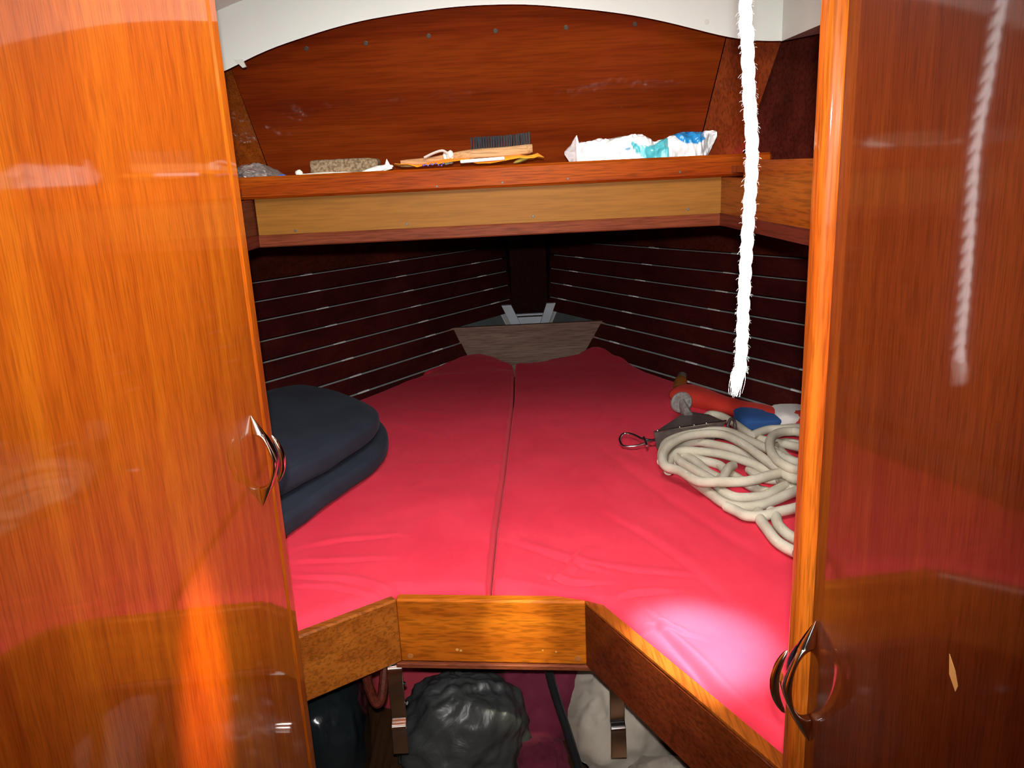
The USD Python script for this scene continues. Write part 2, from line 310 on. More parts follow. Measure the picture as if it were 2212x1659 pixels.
for side, S in HULLS.items():
    w = thing('wall_' + side, 'dark mahogany slatted hull lining with pale gaps, on the ' + side + ' of the berth', 'wall', kind='structure')
    part(w, 'hull_skin', strip_mesh(S, -2.5, S['bow'] + 0.05, -0.35, 1.0, 0.045, 0.07), 'skin')
    g = 0.0046
    L = S['lines']
    edges = [-0.16, -0.08] + L
    for k in range(len(edges) - 1):
        lo, hi = edges[k], edges[k + 1]
        t1 = S['cut'] if hi <= L[2] + 1e-6 else S['bow'] + .24
        part(w, 'plank', strip_mesh(S, -2.5, t1 + rnd.uniform(-.006, .006), lo + g, hi - g, 0.0 + rnd.uniform(0, .0012), 0.014), 'plank', smooth=20)
    part(w, 'plank', strip_mesh(S, -2.5, S['bow'] + .24, L[-1] + g, L[-1] + 0.42, 0.0, 0.014), 'dark', smooth=20)
    for tr in S['ribs']:
        rings = []
        for s in np.linspace(-0.30, 0.62 if tr < .9 else .50, 8):
            d = -0.026 * tr; hw = 0.019
            rings.append([hull_pt(S, tr - hw, s + d, 0.0145), hull_pt(S, tr + hw, s + d, 0.0145), hull_pt(S, tr + hw, s + d, 0.048), hull_pt(S, tr - hw, s + d, 0.048)])
        part(w, 'rib', loft(rings), 'rib', smooth=False)

# stem post where the two sides meet, and the low board across the bow end
sm = loft([[(0.02, 4.22, .35), (0.215, 4.22, .35), (0.27, 4.62, .35), (-0.03, 4.62, .35)], [(0.02, 4.40, 1.30), (0.215, 4.40, 1.30), (0.27, 4.72, 1.30), (-0.03, 4.72, 1.30)]])
single('trim_1', 'dark stem post where the two slatted hull sides meet at the bow', 'post', sm, 'matte', smooth=False, kind='structure')
bl = loft([[(-0.215, 3.80, .40), (0.375, 3.80, .40), (0.375, 3.825, .40), (-0.215, 3.825, .40)], [(-0.335, 3.80, .682), (0.468, 3.80, .682), (0.468, 3.825, .682), (-0.335, 3.825, .682)]])
single('bow_board', 'low greyish wooden board across the far end of the red berth', 'board', bl, 'fore', smooth=False)
# struts standing in the open locker beyond the board
lk = thing('bow_bracket', 'pale V-shaped strut frame in the dark bow locker beyond the low board', 'bracket', (0.1, 4.1, 0.5))
part(lk, 'strut', hull([(-0.035, 4.07, .735), (0.015, 4.07, .735), (0.10, 4.07, .54), (0.05, 4.07, .54), (-0.035, 4.10, .735), (0.015, 4.10, .735), (0.10, 4.10, .54), (0.05, 4.10, .54)]), 'strut', smooth=False)
part(lk, 'strut', hull([(0.245, 4.07, .735), (0.198, 4.07, .735), (0.13, 4.07, .54), (0.17, 4.07, .54), (0.245, 4.10, .735), (0.198, 4.10, .735), (0.13, 4.10, .54), (0.17, 4.10, .54)]), 'strut', smooth=False)
part(lk, 'cross_plate', bevel_box((0.11, 4.115, .635), (0.085, .012, .045)), 'strut', smooth=False)
part(lk, 'plate_rim', bevel_box((0.11, 4.10, .668), (0.075, .004, .004), ch=.001), 'chrome', smooth=False)
lf = thing('bow_locker', 'dark grey painted locker bottom behind the low board at the bow', 'locker', (0.1, 4.2, 0.3))
part(lf, 'locker_bottom', prism([(-0.55, 3.83), (0.75, 3.83), (0.28, 4.75), (-0.05, 4.75)], 0.40, 0.43), 'locker', smooth=False)
for S in HULLS.values():
    part(lf, 'locker_side', strip_mesh(S, S['cut'] + .0, S['bow'], -0.18, 0.155, 0.018, 0.03, dt=.2), 'locker')

# ------------------------------------------------------------------ coachroof front panel, corner boards, deckhead
LEAN = math.radians(25); PB = np.array([0, 2.25, 1.38]); PU = np.array([0, -math.sin(LEAN), math.cos(LEAN)]); PN = np.array([0, -math.cos(LEAN), -math.sin(LEAN)])
def on_panel(x, z): return PB + np.array([x, 0, 0]) + PU * ((z - PB[2]) / PU[2])
def camber(x): return 1.796 - 0.283 * (np.asarray(x) + 0.02) ** 2
wf = thing('wall_front', 'glossy red-brown mahogany panel with an arched top behind the shelf', 'wall', kind='structure')
xs = np.linspace(-0.655, 0.565, 25)
front = [on_panel(-0.615, 1.38), on_panel(0.52, 1.38)] + [on_panel(x, camber(x) + 0.012) for x in xs[::-1]]
def slab(front, n, t):
    """Flat slab of any outline: the front face polygon in 3D pushed back by t along n."""
    F = np.array(front, float); n = np.asarray(n, float) / np.linalg.norm(n); a, b, _ = frame(n); o = F[0]
    uv = np.c_[(F - o) @ a, (F - o) @ b]; m = trimesh.creation.extrude_polygon(sg.Polygon(uv).buffer(0), t, engine='earcut')
    v = o + np.outer(m.vertices[:, 0], a) + np.outer(m.vertices[:, 1], b) - np.outer(m.vertices[:, 2], n)
    m = trimesh.Trimesh(v, m.faces, process=False)
    if m.volume < 0: m.invert()
    return m
part(wf, 'panel', slab(front, PN, 0.015), 'panel', smooth=False)
for x, z in [(-0.461, 1.722), (-0.315, 1.727), (-0.161, 1.736), (0.001, 1.740), (0.172, 1.740), (0.339, 1.740)]:
    part(wf, 'screw', disc(on_panel(x, z), PN, 0.0058, 0.0012), 'screw')
# corner boards on either side of the panel, turned towards the camera
cb = slab([(0.523, 2.252, 1.38), (0.568, 2.098, 1.712), (0.700, 2.075, 1.712), (0.632, 2.215, 1.38)], np.cross(np.array([.109, -.037, 0.0]), np.array([0.045, -0.154, 0.332])), 0.015)
single('trim_2', 'reddish slanting corner board beside the white cord at the right end of the panel', 'trim', cb, 'trimv', smooth=False, kind='structure')
cl = slab([(-0.618, 2.252, 1.38), (-0.658, 2.098, 1.71), (-0.80, 2.06, 1.71), (-0.76, 2.20, 1.38)], -np.cross(np.array([-.142, -.052, 0.0]), np.array([-0.04, -0.154, 0.33])), 0.015)
single('trim_3', 'reddish slanting corner board at the left end of the panel beside the door', 'trim', cl, 'sideb', smooth=False, kind='structure')
# white deckhead: a deck beam with an arched lower edge, the cambered deckhead running aft from it, and the cabin sides
ARCH = [(-0.80, 1.645), (-0.66, 1.652), (-0.6244, 1.6674), (-0.5468, 1.702), (-0.4365, 1.7317), (-0.3373, 1.7548), (-0.2385, 1.768), (-0.0831, 1.7806), (0.0352, 1.7793), (0.0775, 1.7779), (0.2559, 1.755), (0.363, 1.7346), (0.5258, 1.6899), (0.5474, 1.683), (0.5991, 1.6757), (0.6640, 1.673)]
ax_, az_ = np.array(ARCH).T
ce = thing('ceiling', 'white arched deck beam and cabin deckhead above the mahogany panel', 'ceiling', kind='structure')
xs = np.linspace(-0.80, 0.664, 60)
def roof(x): return 1.900 - 0.283 * (np.asarray(x) + 0.02) ** 2
low = np.interp(xs, ax_, az_)
low = np.convolve(np.pad(low, 2, mode='edge'), np.ones(5) / 5, 'valid')
bm = loft([np.c_[np.r_[xs, xs[::-1]], np.full(120, y), np.r_[low + (0.035 if y > 2 else 0), roof(xs[::-1]) + .01]] for y in (1.98, 2.09)], caps=False)
nx_ = len(xs); q = lambda o: [[o + k, o + k + 1, o + 119 - k - 1] for k in range(nx_ - 1)] + [[o + k, o + 119 - k - 1, o + 119 - k] for k in range(nx_ - 1)]
bm = trimesh.Trimesh(bm.vertices, np.vstack([bm.faces, q(0), np.array(q(120))[:, ::-1]]), process=False); bm.fix_normals()
part(ce, 'deck_beam', bm, 'white', smooth=30)
ys = np.r_[np.linspace(2.02, -2.6, 14)]
V = np.array([[(x, y, float(roof(x))) for x in np.linspace(-.84, .80, 41)] for y in ys]); fl = grid_faces(14, 41); top = V.reshape(-1, 3)
part(ce, 'deckhead', trimesh.Trimesh(np.vstack([top, top + [0, 0, 0.02]]), np.vstack([fl, fl[:, ::-1] + len(top)]), process=False), 'white', smooth=40)
for s, x0, x1 in ((1, 0.662, 0.78), (-1, -0.80, -0.90)):
    part(ce, 'cabin_side', loft([[(x0, 1.985, 1.673), (x1, 1.985, 1.69), (x1, 1.985, 1.86), (x0, 1.985, 1.86)], [(x0 + s * .05, 0.0, 1.673), (x1 + s * .05, 0.0, 1.69), (x1 + s * .05, 0.0, 1.86), (x0 + s * .05, 0.0, 1.86)]]), 'white2', smooth=False)
part(ce, 'screw', disc((0.487, 1.980, 1.722), (0, -1, 0), 0.0055, 0.0012), 'white2')
part(ce, 'chipped_lug', hull([(-0.604, 1.978, 1.689), (-0.586, 1.978, 1.690), (-0.580, 1.978, 1.673), (-0.588, 1.978, 1.671), (-0.604, 1.986, 1.689), (-0.586, 1.986, 1.690), (-0.580, 1.986, 1.673), (-0.588, 1.986, 1.671)]), 'white2', smooth=False)
part(ce, 'foredeck_underside', loft([[(-1.7, 2.24, 1.372), (1.7, 2.24, 1.372), (1.7, 2.24, 1.40), (-1.7, 2.24, 1.40)], [(-0.6, 4.8, 1.22), (0.8, 4.8, 1.22), (0.8, 4.8, 1.25), (-0.6, 4.8, 1.25)]]), 'dark', smooth=False)
part(ce, 'side_deck_underside', prism([(0.76, 0.05), (1.9, 0.05), (1.9, 2.4), (0.76, 2.4)], 1.71, 1.73), 'dark', smooth=False)
part(ce, 'side_deck_underside', prism([(-0.80, 0.05), (-1.9, 0.05), (-1.9, 2.4), (-0.80, 2.4)], 1.71, 1.73), 'dark', smooth=False)
part(ce, 'end_panel', slab([(0.620, 2.222, 1.38), (0.693, 2.082, 1.712), (0.693, 2.055, 1.776), (1.9, 2.055, 1.776), (1.9, 2.222, 1.38)], (0, -.332, -.14), .015), 'darkx', smooth=False)
part(ce, 'end_panel', slab([(-0.755, 2.205, 1.38), (-0.79, 2.060, 1.72), (-0.79, 2.04, 1.77), (-1.9, 2.04, 1.77), (-1.9, 2.205, 1.38)], (0, -.332, -.14), .015), 'darkx', smooth=False)

# ------------------------------------------------------------------ doors, partitions, cabin shell
def handle(door, x0, n, y, z0, z1):
    """Bow pull: two pointed feet on the panel, a thin arch between them and a fin on the back of the arch."""
    zc, hl = (z0 + z1) / 2, (z1 - z0) / 2
    outer = lambda u: 0.0015 + 0.033 * (1 - np.abs(u) ** 1.45)
    inner = lambda u: 0.0245 * np.sqrt(np.clip(1 - (np.abs(u) / 0.60) ** 2.2, 0, 1))
    a = np.linspace(0, 2 * np.pi, 20, endpoint=False)
    def ring(u, lo, hi):
        w = 0.0006 + 0.0125 * (1 - abs(u) ** 1.5); m = (lo + hi) / 2; r = max((hi - lo) / 2, .0005)
        ex, ey = np.sign(np.cos(a)) * np.abs(np.cos(a)) ** .8, np.sign(np.sin(a)) * np.abs(np.sin(a)) ** .8
        return np.c_[x0 + n * (m + r * ex), y + w * ey * (1 if lo > 0 else 1), np.full(20, zc + u * hl)]
    bow = [ring(u, 0.0 if abs(u) >= .60 else float(inner(u)), float(outer(u))) for u in np.r_[np.linspace(-1, -.60, 10), np.linspace(-.597, .597, 45), np.linspace(.60, 1, 10)]]
    h = part(door, 'handle', loft(bow), 'chrome', smooth=45, label='polished chrome bow handle with pointed ends')
    w = np.linspace(-1, 1, 25); pw = np.c_[x0 + n * (0.0365 + 0.0050 * (1 - w ** 2) - 0.0075 * w ** 2), np.full(25, y), zc + 0.002 + w * hl * 0.52]
    part(h, 'grip_fin', tube(pw, 0.0008 + 0.0042 * (1 - w ** 2) ** .6, 12, 0.0008 + 0.0050 * (1 - w ** 2) ** .6, ref=(n, 0, 0)), 'chrome', smooth=50)
d1 = thing('door_1', 'open glossy orange-brown mahogany door filling the left of the view', 'door', (-0.41, 1.28, 0), kind='structure')
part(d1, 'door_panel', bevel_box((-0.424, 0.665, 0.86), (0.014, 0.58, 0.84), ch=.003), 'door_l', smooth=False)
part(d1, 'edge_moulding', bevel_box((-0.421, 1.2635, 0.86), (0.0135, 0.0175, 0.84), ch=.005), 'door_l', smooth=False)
handle(d1, -0.410, 1, 1.19, 0.915, 1.066)
d2 = thing('door_2', 'open glossy dark red-brown mahogany door filling the right of the view', 'door', (0.305, 0.78, 0), kind='structure')
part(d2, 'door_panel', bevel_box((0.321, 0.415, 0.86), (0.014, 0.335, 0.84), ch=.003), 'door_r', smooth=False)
th = np.linspace(0, 2 * np.pi, 40, endpoint=False)
def sup(a, rx, ry): return (rx * np.sign(np.cos(a)) * np.abs(np.cos(a)) ** .55, ry * np.sign(np.sin(a)) * np.abs(np.sin(a)) ** .55)
ex, ey = sup(th, 0.020, 0.0155)
part(d2, 'edge_moulding', loft([np.c_[0.312 + ex, 0.7645 + ey, np.full(40, z)] for z in (0.02, 1.70)]), 'post', smooth=50, label='rounded orange-brown edge moulding')
handle(d2, 0.3065, -1, 0.735, 0.800, 0.948)
part(d2, 'scuff_mark', hull([(x, y, z) for x in (0.3067, 0.3075) for y, z in [(0.501, 1.066), (0.497, 1.060), (0.4985, 1.051), (0.489, 1.043), (0.487, 1.049), (0.492, 1.058)]]), 'wear', smooth=False, label='small pale scuff in the varnish')
sh = thing('wall_back', 'mahogany panelled cabin aft of the berth doors', 'wall', kind='structure')
part(sh, 'bulkhead', bevel_box((-1.18, 0.07, 0.95), (0.745, 0.012, 0.95)), 'saloon', smooth=False)
part(sh, 'bulkhead', bevel_box((1.13, 0.07, 0.95), (0.800, 0.012, 0.95)), 'saloon', smooth=False)
part(sh, 'cabin_panel', bevel_box((0, -2.6, 0.95), (1.95, 0.02, 0.97)), 'saloon', smooth=False)
single('floor', 'dark teak cabin sole under the berth', 'floor', bevel_box((0, 0.2, -0.03), (1.95, 2.85, 0.02)), 'sole', smooth=False, kind='structure')

# ------------------------------------------------------------------ shelf across the cabin
sf = thing('shelf', 'varnished mahogany shelf with a pale plywood front spanning the two sides above the berth', 'shelf', (0, 1.95, 1.25))
cap = part(sf, 'shelf_cap', bevel_box((-0.012, 1.953, 1.401), (0.650, 0.013, 0.0255), ch=.006), 'cap', smooth=20, label='glossy orange-brown cap rail')
for x, z in [(-0.155, 1.385), (0.0, 1.3865), (0.155, 1.388), (0.42, 1.391)]:
    part(cap, 'nail', disc((x, 1.940, z), (0, -1, 0), 0.0026, 0.0006, 10), 'screw')
pl = part(sf, 'front_board', bevel_box((-0.035, 1.966, 1.330), (0.560, 0.006, 0.0485), ch=.0015), 'cream', smooth=False, label='pale yellowish plywood front board')
for x, z in [(-0.505, 1.297), (-0.235, 1.300), (0.07, 1.304), (0.445, 1.303)]:
    part(pl, 'nail', disc((x, 1.960, z), (0, -1, 0), 0.0036, 0.0008, 10), 'screw')
part(sf, 'bottom_batten', bevel_box((-0.035, 1.960, 1.2755), (0.560, 0.010, 0.0145), ch=.003), 'strip', smooth=False, label='dull reddish batten under the front board')
part(sf, 'shelf_board', prism([(-0.60, 1.968), (0.53, 1.968), (0.53, 2.245), (-0.60, 2.245)], 1.385, 1.400), 'panel', smooth=False)
for s, xa, xb in ((1, 0.523, 0.556), (-1, -0.597, -0.62)):
    ya = 0.95
    n3 = np.array([-s, 0, 0.0])
    sb = part(sf, 'side_board', slab([(xa, 1.975, 1.290), (xa, 1.975, 1.374), (xa + (xb - xa) * .16, 1.80, 1.374), (xa + (xb - xa) * .17, 1.79, 1.411), (xb, ya, 1.411), (xb, ya, 1.290)], np.array([-s * (1.975 - ya), -(abs(xb - xa)), 0]) , 0.014), 'sideb' if s > 0 else 'dark', smooth=False)
    part(sf, 'side_batten', slab([(xa - s * .004, 1.965, 1.262), (xa - s * .004, 1.965, 1.2905), (xb - s * .004, ya, 1.2905), (xb - s * .004, ya, 1.262)], np.array([-s * (1.965 - ya), -(abs(xb - xa)), 0]), 0.02), 'dark', smooth=False)
    part(sf, 'side_shelf', prism([(xa + s * .018, 1.97), (xa + s * .30, 2.06), (s * 1.75, 2.06), (s * 1.75, ya), (xb + s * .018, ya)], 1.385, 1.40), 'trimv', smooth=False)

# ------------------------------------------------------------------ berth base
A0, B0, C0, D0 = np.array([-0.267, 1.509]), np.array([0.129, 1.464]), np.array([-0.62, 1.262]), np.array([0.62, 0.455])
bb = thing('v_berth', 'varnished mahogany berth front with angled wing boards under the red cushions', 'berth', (0, 1.5, 0.4))
fb = part(bb, 'front_board', board(A0 - (B0 - A0) * .006, B0 + (B0 - A0) * .006, 0.400, 0.550, 0.026, ch=.004), 'berth', smooth=20, label='orange-brown front board')
nb = np.array([-(B0 - A0)[1], (B0 - A0)[0]]) * -1 / np.linalg.norm(B0 - A0)
for f_, z in ((0.05, 0.414), (0.955, 0.416)):
    c = A0 + (B0 - A0) * f_; part(fb, 'wood_plug', disc((c[0], c[1], z), (nb[0], nb[1], 0), 0.0065, 0.0006, 16), 'plug')
for f_, z, r in ((0.31, 0.432, .0035), (0.33, 0.430, .003), (0.77, 0.434, .002), (0.84, 0.431, .0022)):
    c = A0 + (B0 - A0) * f_; part(fb, 'chip_mark', disc((c[0], c[1], z), (nb[0], nb[1], 0), r, 0.0003, 8), 'wear')
part(bb, 'batten', board(A0 + [-.012, -.006], B0 + [.014, -.006], 0.388, 0.400, 0.03, ch=.002), 'strip', smooth=False)
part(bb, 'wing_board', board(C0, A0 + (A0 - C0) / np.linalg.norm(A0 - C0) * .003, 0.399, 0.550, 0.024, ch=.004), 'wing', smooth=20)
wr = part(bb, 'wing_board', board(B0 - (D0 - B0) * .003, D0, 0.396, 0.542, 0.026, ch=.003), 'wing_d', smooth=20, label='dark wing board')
part(bb, 'wing_cap', board(B0 - (D0 - B0) * .003, D0, 0.5425, 0.551, 0.026, ch=.003), 'wingcap', smooth=20, label='orange-brown top edge of the dark wing board')
part(bb, 'platform', prism([(-0.60, 1.31), (-0.27, 1.54), (0.135, 1.495), (0.6, .54), (1.15, .54), (1.25, 1.6), (0.97, 2.6), (0.45, 3.79), (-0.26, 3.79), (-0.9, 2.78), (-1.2, 1.8), (-1.2, 1.2)], 0.402, 0.425), 'dark', smooth=False)
part(bb, 'knee', tube(spline([(-0.36, 1.56, .40), (-0.352, 1.54, .33), (-0.335, 1.525, .288), (-0.322, 1.53, .30), (-0.315, 1.55, .345), (-0.308, 1.575, .40)], 8), 0.011, 10, 0.013), 'dark', label='dark curved wooden knee')

# ------------------------------------------------------------------ cushions in red sheets
CREASES = [([(-0.5, 1.603), (-0.377, 1.577), (-0.281, 1.522), (-0.224, 1.523)], .006, .012), ([(-0.49, 1.561), (-0.399, 1.543), (-0.319, 1.503)], .005, .010),
  ([(0.054, 1.553), (0.107, 1.515), (0.161, 1.506)], .007, .012), ([(0.193, 1.443), (0.248, 1.454), (0.305, 1.456)], .007, .010),
  ([(0.222, 1.346), (0.262, 1.335), (0.303, 1.308)], .008, .010), ([(0.236, 1.40), (0.266, 1.311), (0.299, 1.221), (0.331, 1.129), (0.385, 1.03)], .009, .012),
  ([(-0.027, 1.533), (0.032, 1.508), (0.097, 1.468), (0.161, 1.446)], .006, .012), ([(-0.003, 1.708), (0.08, 1.642), (0.175, 1.558)], .005, .016),
  ([(0.135, 1.67), (0.097, 1.586), (0.052, 1.526)], .005, .014), ([(-0.491, 2.915), (-0.359, 2.834), (-0.217, 2.754)], -.004, .018), ([(-0.479, 2.768), (-0.372, 2.645), (-0.234, 2.526)], -.004, .018),
  ([(-0.48, 3.25), (-0.31, 3.333), (-0.171, 3.346)], -.005, .02), ([(-0.523, 1.738), (-0.431, 1.777), (-0.297, 1.788)], .003, .016), ([(-0.517, 1.669), (-0.432, 1.671), (-0.303, 1.669)], .003, .014),
  ([(0.261, 2.385), (0.403, 1.93), (0.532, 1.607)], .0035, .03), ([(0.071, 2.822), (0.203, 2.394), (0.277, 2.074)], -.003, .03), ([(-0.161, 2.278), (-0.33, 2.281)], -.002, .012),
  ([(0.20, 1.90), (0.33, 1.66), (0.42, 1.40)], .003, .02), ([(0.12, 1.62), (0.25, 1.55), (0.36, 1.52)], .004, .014)]
def resample(p, n):
    p = np.asarray(p, float); L = np.r_[0, np.cumsum(np.linalg.norm(np.diff(p, axis=0), axis=1))]; t = np.linspace(0, L[-1], n)
    return np.c_[np.interp(t, L, p[:, 0]), np.interp(t, L, p[:, 1])]
def cushion(name, label, seam, front, hullside, back, seed, humps=()):
    nu, nv = 190, 240
    S, H = resample(seam, nv), resample(hullside, nv); Fc, Bk = resample(front, nu), resample(back, nu)
    wv = (np.linspace(0, 1, nv) ** 1.5)[None, :, None]      # finer towards the front
    idx = (np.linspace(0, 1, nv) ** 1.5) * (nv - 1)
    S = np.c_[np.interp(idx, np.arange(nv), S[:, 0]), np.interp(idx, np.arange(nv), S[:, 1])]; H = np.c_[np.interp(idx, np.arange(nv), H[:, 0]), np.interp(idx, np.arange(nv), H[:, 1])]
    u = (np.linspace(0, 1, nu) ** 1.6)[:, None, None]
    ui = (np.linspace(0, 1, nu) ** 1.6) * (nu - 1)
    Fc, Bk = (np.c_[np.interp(ui, np.arange(nu), q[:, 0]), np.interp(ui, np.arange(nu), q[:, 1])] for q in (Fc, Bk))
    P = (1 - u) * S[None] + u * H[None] + (1 - wv) * Fc[:, None] + wv * Bk[:, None] - ((1 - u) * (1 - wv) * S[0] + u * (1 - wv) * H[0] + (1 - u) * wv * S[-1] + u * wv * H[-1])
    xy = P.reshape(-1, 2)
    edge = np.vstack([resample(c, 900) for c in (seam, front, hullside, back)])
    d = cKDTree(edge).query(xy)[0]
    ds = cKDTree(resample(seam, 900)).query(xy)[0]
    db = cKDTree(resample(back, 400)).query(xy)[0]
    R = 0.035
    dn = cKDTree(np.vstack([resample(c, 900) for c in (front, hullside, back)])).query(xy)[0]
    e = np.clip(dn / R, 0, 1)
    z = 0.535 + 0.028 * np.sqrt(np.clip(1 - (1 - e) ** 2, 0, 1))
    z -= (0.006 * np.exp(-(ds / 0.020) ** 2) + 0.030 * np.exp(-(ds / 0.0042) ** 2))
    z += 0.0018 * fbm(np.c_[xy, np.zeros(len(xy))] * [.3, 1, 1], 60, seed + 20, 2) * np.exp(-(ds / 0.03) ** 2)
    p3 = np.c_[xy, np.zeros(len(xy))]
    z += 0.010 * fbm(p3, 5, seed, 3) * e + 0.004 * fbm(p3 * [1, .45, 1], 26, seed + 3, 3) * e
    z += 0.006 * np.abs(fbm(p3 * [.5, 1, 1], 13, seed + 9, 2)) * np.exp(-db / .35) * e + 0.012 * fbm(p3, 17, seed + 5, 2) * np.exp(-db / .10)
    for c, a, wd in CREASES:
        q = spline([(*k, 0) for k in c], 14)[:, :2]; kd = cKDTree(q); dd, ii = kd.query(xy)
        fade = np.sin(np.pi * np.clip((ii + 1) / (len(q) + 1), 0, 1)) ** .6
        tg = np.gradient(q, axis=0); tg /= np.linalg.norm(tg, axis=1, keepdims=True)
        sd = (xy - q[ii])[:, 0] * -tg[ii][:, 1] + (xy - q[ii])[:, 1] * tg[ii][:, 0]
        z += fade * (np.clip(a, 0, 1) * (1.1 * np.exp(-((sd - wd * .8) / wd) ** 2) - 1.0 * np.exp(-((sd + wd * .25) / (wd * .45)) ** 2)) + min(a, 0) * -1 * np.exp(-(sd / wd) ** 2)) * np.exp(-np.clip(dd - np.abs(sd) - .004, 0, 1) / .02)
    for (hx, hy, hr, ha) in humps: z += ha * np.exp(-((xy[:, 0] - hx) ** 2 + (xy[:, 1] - hy) ** 2) / hr ** 2)
    v = np.c_[xy, z]; f = grid_faces(nu, nv)
    loop = np.r_[np.arange(nu) * nv, (nu - 1) * nv + np.arange(1, nv), (np.arange(nu - 2, -1, -1)) * nv + nv - 1, np.arange(nv - 2, 0, -1)]
    n0 = len(v); low = v[loop].copy(); low[:, 2] = 0.4265; mid = v[loop].copy(); mid[:, 2] = 0.50
    v = np.vstack([v, mid, low, [low.mean(0)]]); nl = len(loop)
    ff = []
    for k in range(nl):
        l = (k + 1) % nl
        ff += [[loop[k], n0 + k, n0 + l], [loop[k], n0 + l, loop[l]], [n0 + k, n0 + nl + k, n0 + nl + l], [n0 + k, n0 + nl + l, n0 + l], [n0 + nl + k, n0 + 2 * nl, n0 + nl + l]]
    m = trimesh.Trimesh(v, np.vstack([f, ff]), process=False); m.fix_normals()
    return single(name, label, 'cushion', m, 'red', smooth=True)
def hull_plan(S, t0, t1, inset, n=40):
    return [tuple(hull_pt(S, t, -0.03, -inset)[:2]) for t in np.linspace(t0, t1, n)]
seam = [(-0.072, 1.530), (-0.060, 1.85), (-0.040, 2.2), (-0.022, 2.55), (0.0, 3.0), (0.012, 3.52)]
SL, SR = HULLS['left'], HULLS['right']
cushion('berth_cushion', 'berth cushion in a crimson sheet, the one carrying the navy cushions', seam, [(-0.072, 1.530), (-0.17, 1.533), (-0.262, 1.537), (-0.32, 1.498), (-0.45, 1.405), (-0.62, 1.286), (-0.75, 1.20)],
        [(-0.75, 1.20), (-0.95, 1.25)] + hull_plan(SL, -1.72, 0.20, 0.035) + [(-0.40, 3.46), (-0.235, 3.70)], [(0.012, 3.52), (-0.029, 3.58), (-0.07, 3.67), (-0.13, 3.73), (-0.19, 3.735), (-0.235, 3.70)], 3,
        [(-0.15, 3.62, .12, .012), (-0.03, 3.45, .05, -.012)])
cushion('berth_cushion', 'berth cushion in a crimson sheet, the one carrying the coiled rope', [(x + .005, y) for x, y in seam], [(-0.067, 1.530), (0.02, 1.512), (0.085, 1.486), (0.128, 1.470), (0.160, 1.447), (0.188, 1.408), (0.242, 1.310), (0.373, 1.040), (0.52, 0.745), (0.56, .66)],
        [(0.56, .66), (0.90, 0.80)] + hull_plan(SR, -2.2, 0.0, 0.035) + [(0.58, 3.26), (0.515, 3.50), (0.43, 3.765)], [(0.017, 3.52), (0.05, 3.50), (0.10, 3.53), (0.165, 3.58), (0.24, 3.61), (0.30, 3.63), (0.37, 3.71), (0.43, 3.765)], 8,
        [(0.12, 1.462, .04, .010), (0.28, 1.50, .10, .006), (0.40, 3.65, .08, .018), (0.50, 3.5, .06, .012), (0.02, 3.45, .04, .01)])

# ------------------------------------------------------------------ navy cushions
def soft_cushion(name, label, outline, z0, z1, seed, dent=()):
    o = spline([(*p, 0) for p in outline], 8, closed=True)[:, :2]; c = o.mean(0); n = len(o)
    zc, hz = (z0 + z1) / 2, (z1 - z0) / 2; rings = []
    for a in np.linspace(-np.pi / 2, np.pi / 2, 29):
        ca, sa = np.abs(np.cos(a)) ** 0.22, np.sign(np.sin(a)) * np.abs(np.sin(a)) ** 0.62
        if ca < 1e-3: ca = 0.02
        xy = c + (o - c) * ca; p3 = np.c_[xy, np.full(n, sa)]
        z = zc + hz * sa * (0.88 + 0.24 * fbm(p3, 5, seed, 2)) + .006 * fbm(p3, 9, seed + 2, 2)
        for (x, y, r, k) in dent: z += k * np.exp(-((xy[:, 0] - x) ** 2 + (xy[:, 1] - y) ** 2) / r ** 2)
        rings.append(np.c_[xy, z])
    R = []
    for i, rg in enumerate(rings):                       # extra inner rings keep the flat faces smooth
        R.append(rg)
    b, t = rings[0], rings[-1]
    inner = lambda rg, k: np.c_[c + (rg[:, :2] - c) * k, rg[:, 2] * (1) + 0 * k]
    R = [inner(b, k) for k in (.1, .35, .6, .85)] + R[1:-1] + [inner(t, k) for k in (.85, .6, .35, .1)]
    m = loft(R)
    p = thing(name, label, 'cushion', (c[0], c[1], z0)); part(p, 'cover', m, 'navy', smooth=True)
    return p, o, c
soft_cushion('navy_cushion', 'navy blue seat cushion lying under another on the red sheet', [(-0.66, 2.86), (-0.53, 2.70), (-0.43, 2.52), (-0.395, 2.34), (-0.41, 2.19), (-0.465, 2.05), (-0.525, 1.90), (-0.59, 1.72), (-0.70, 1.56), (-0.92, 1.60), (-1.03, 2.0), (-0.95, 2.45), (-0.80, 2.80)], 0.5635, 0.638, 5, [(-0.53, 1.88, .05, -.006)])
soft_cushion('navy_cushion', 'navy blue seat cushion lying on top of the other one', [(-0.80, 2.77), (-0.66, 2.71), (-0.53, 2.57), (-0.435, 2.43), (-0.415, 2.30), (-0.455, 2.15), (-0.515, 2.01), (-0.60, 1.84), (-0.72, 1.72), (-0.95, 1.74), (-1.02, 2.1), (-0.97, 2.5)], 0.636, 0.722, 9, [(-0.50, 2.03, .05, -.005)])

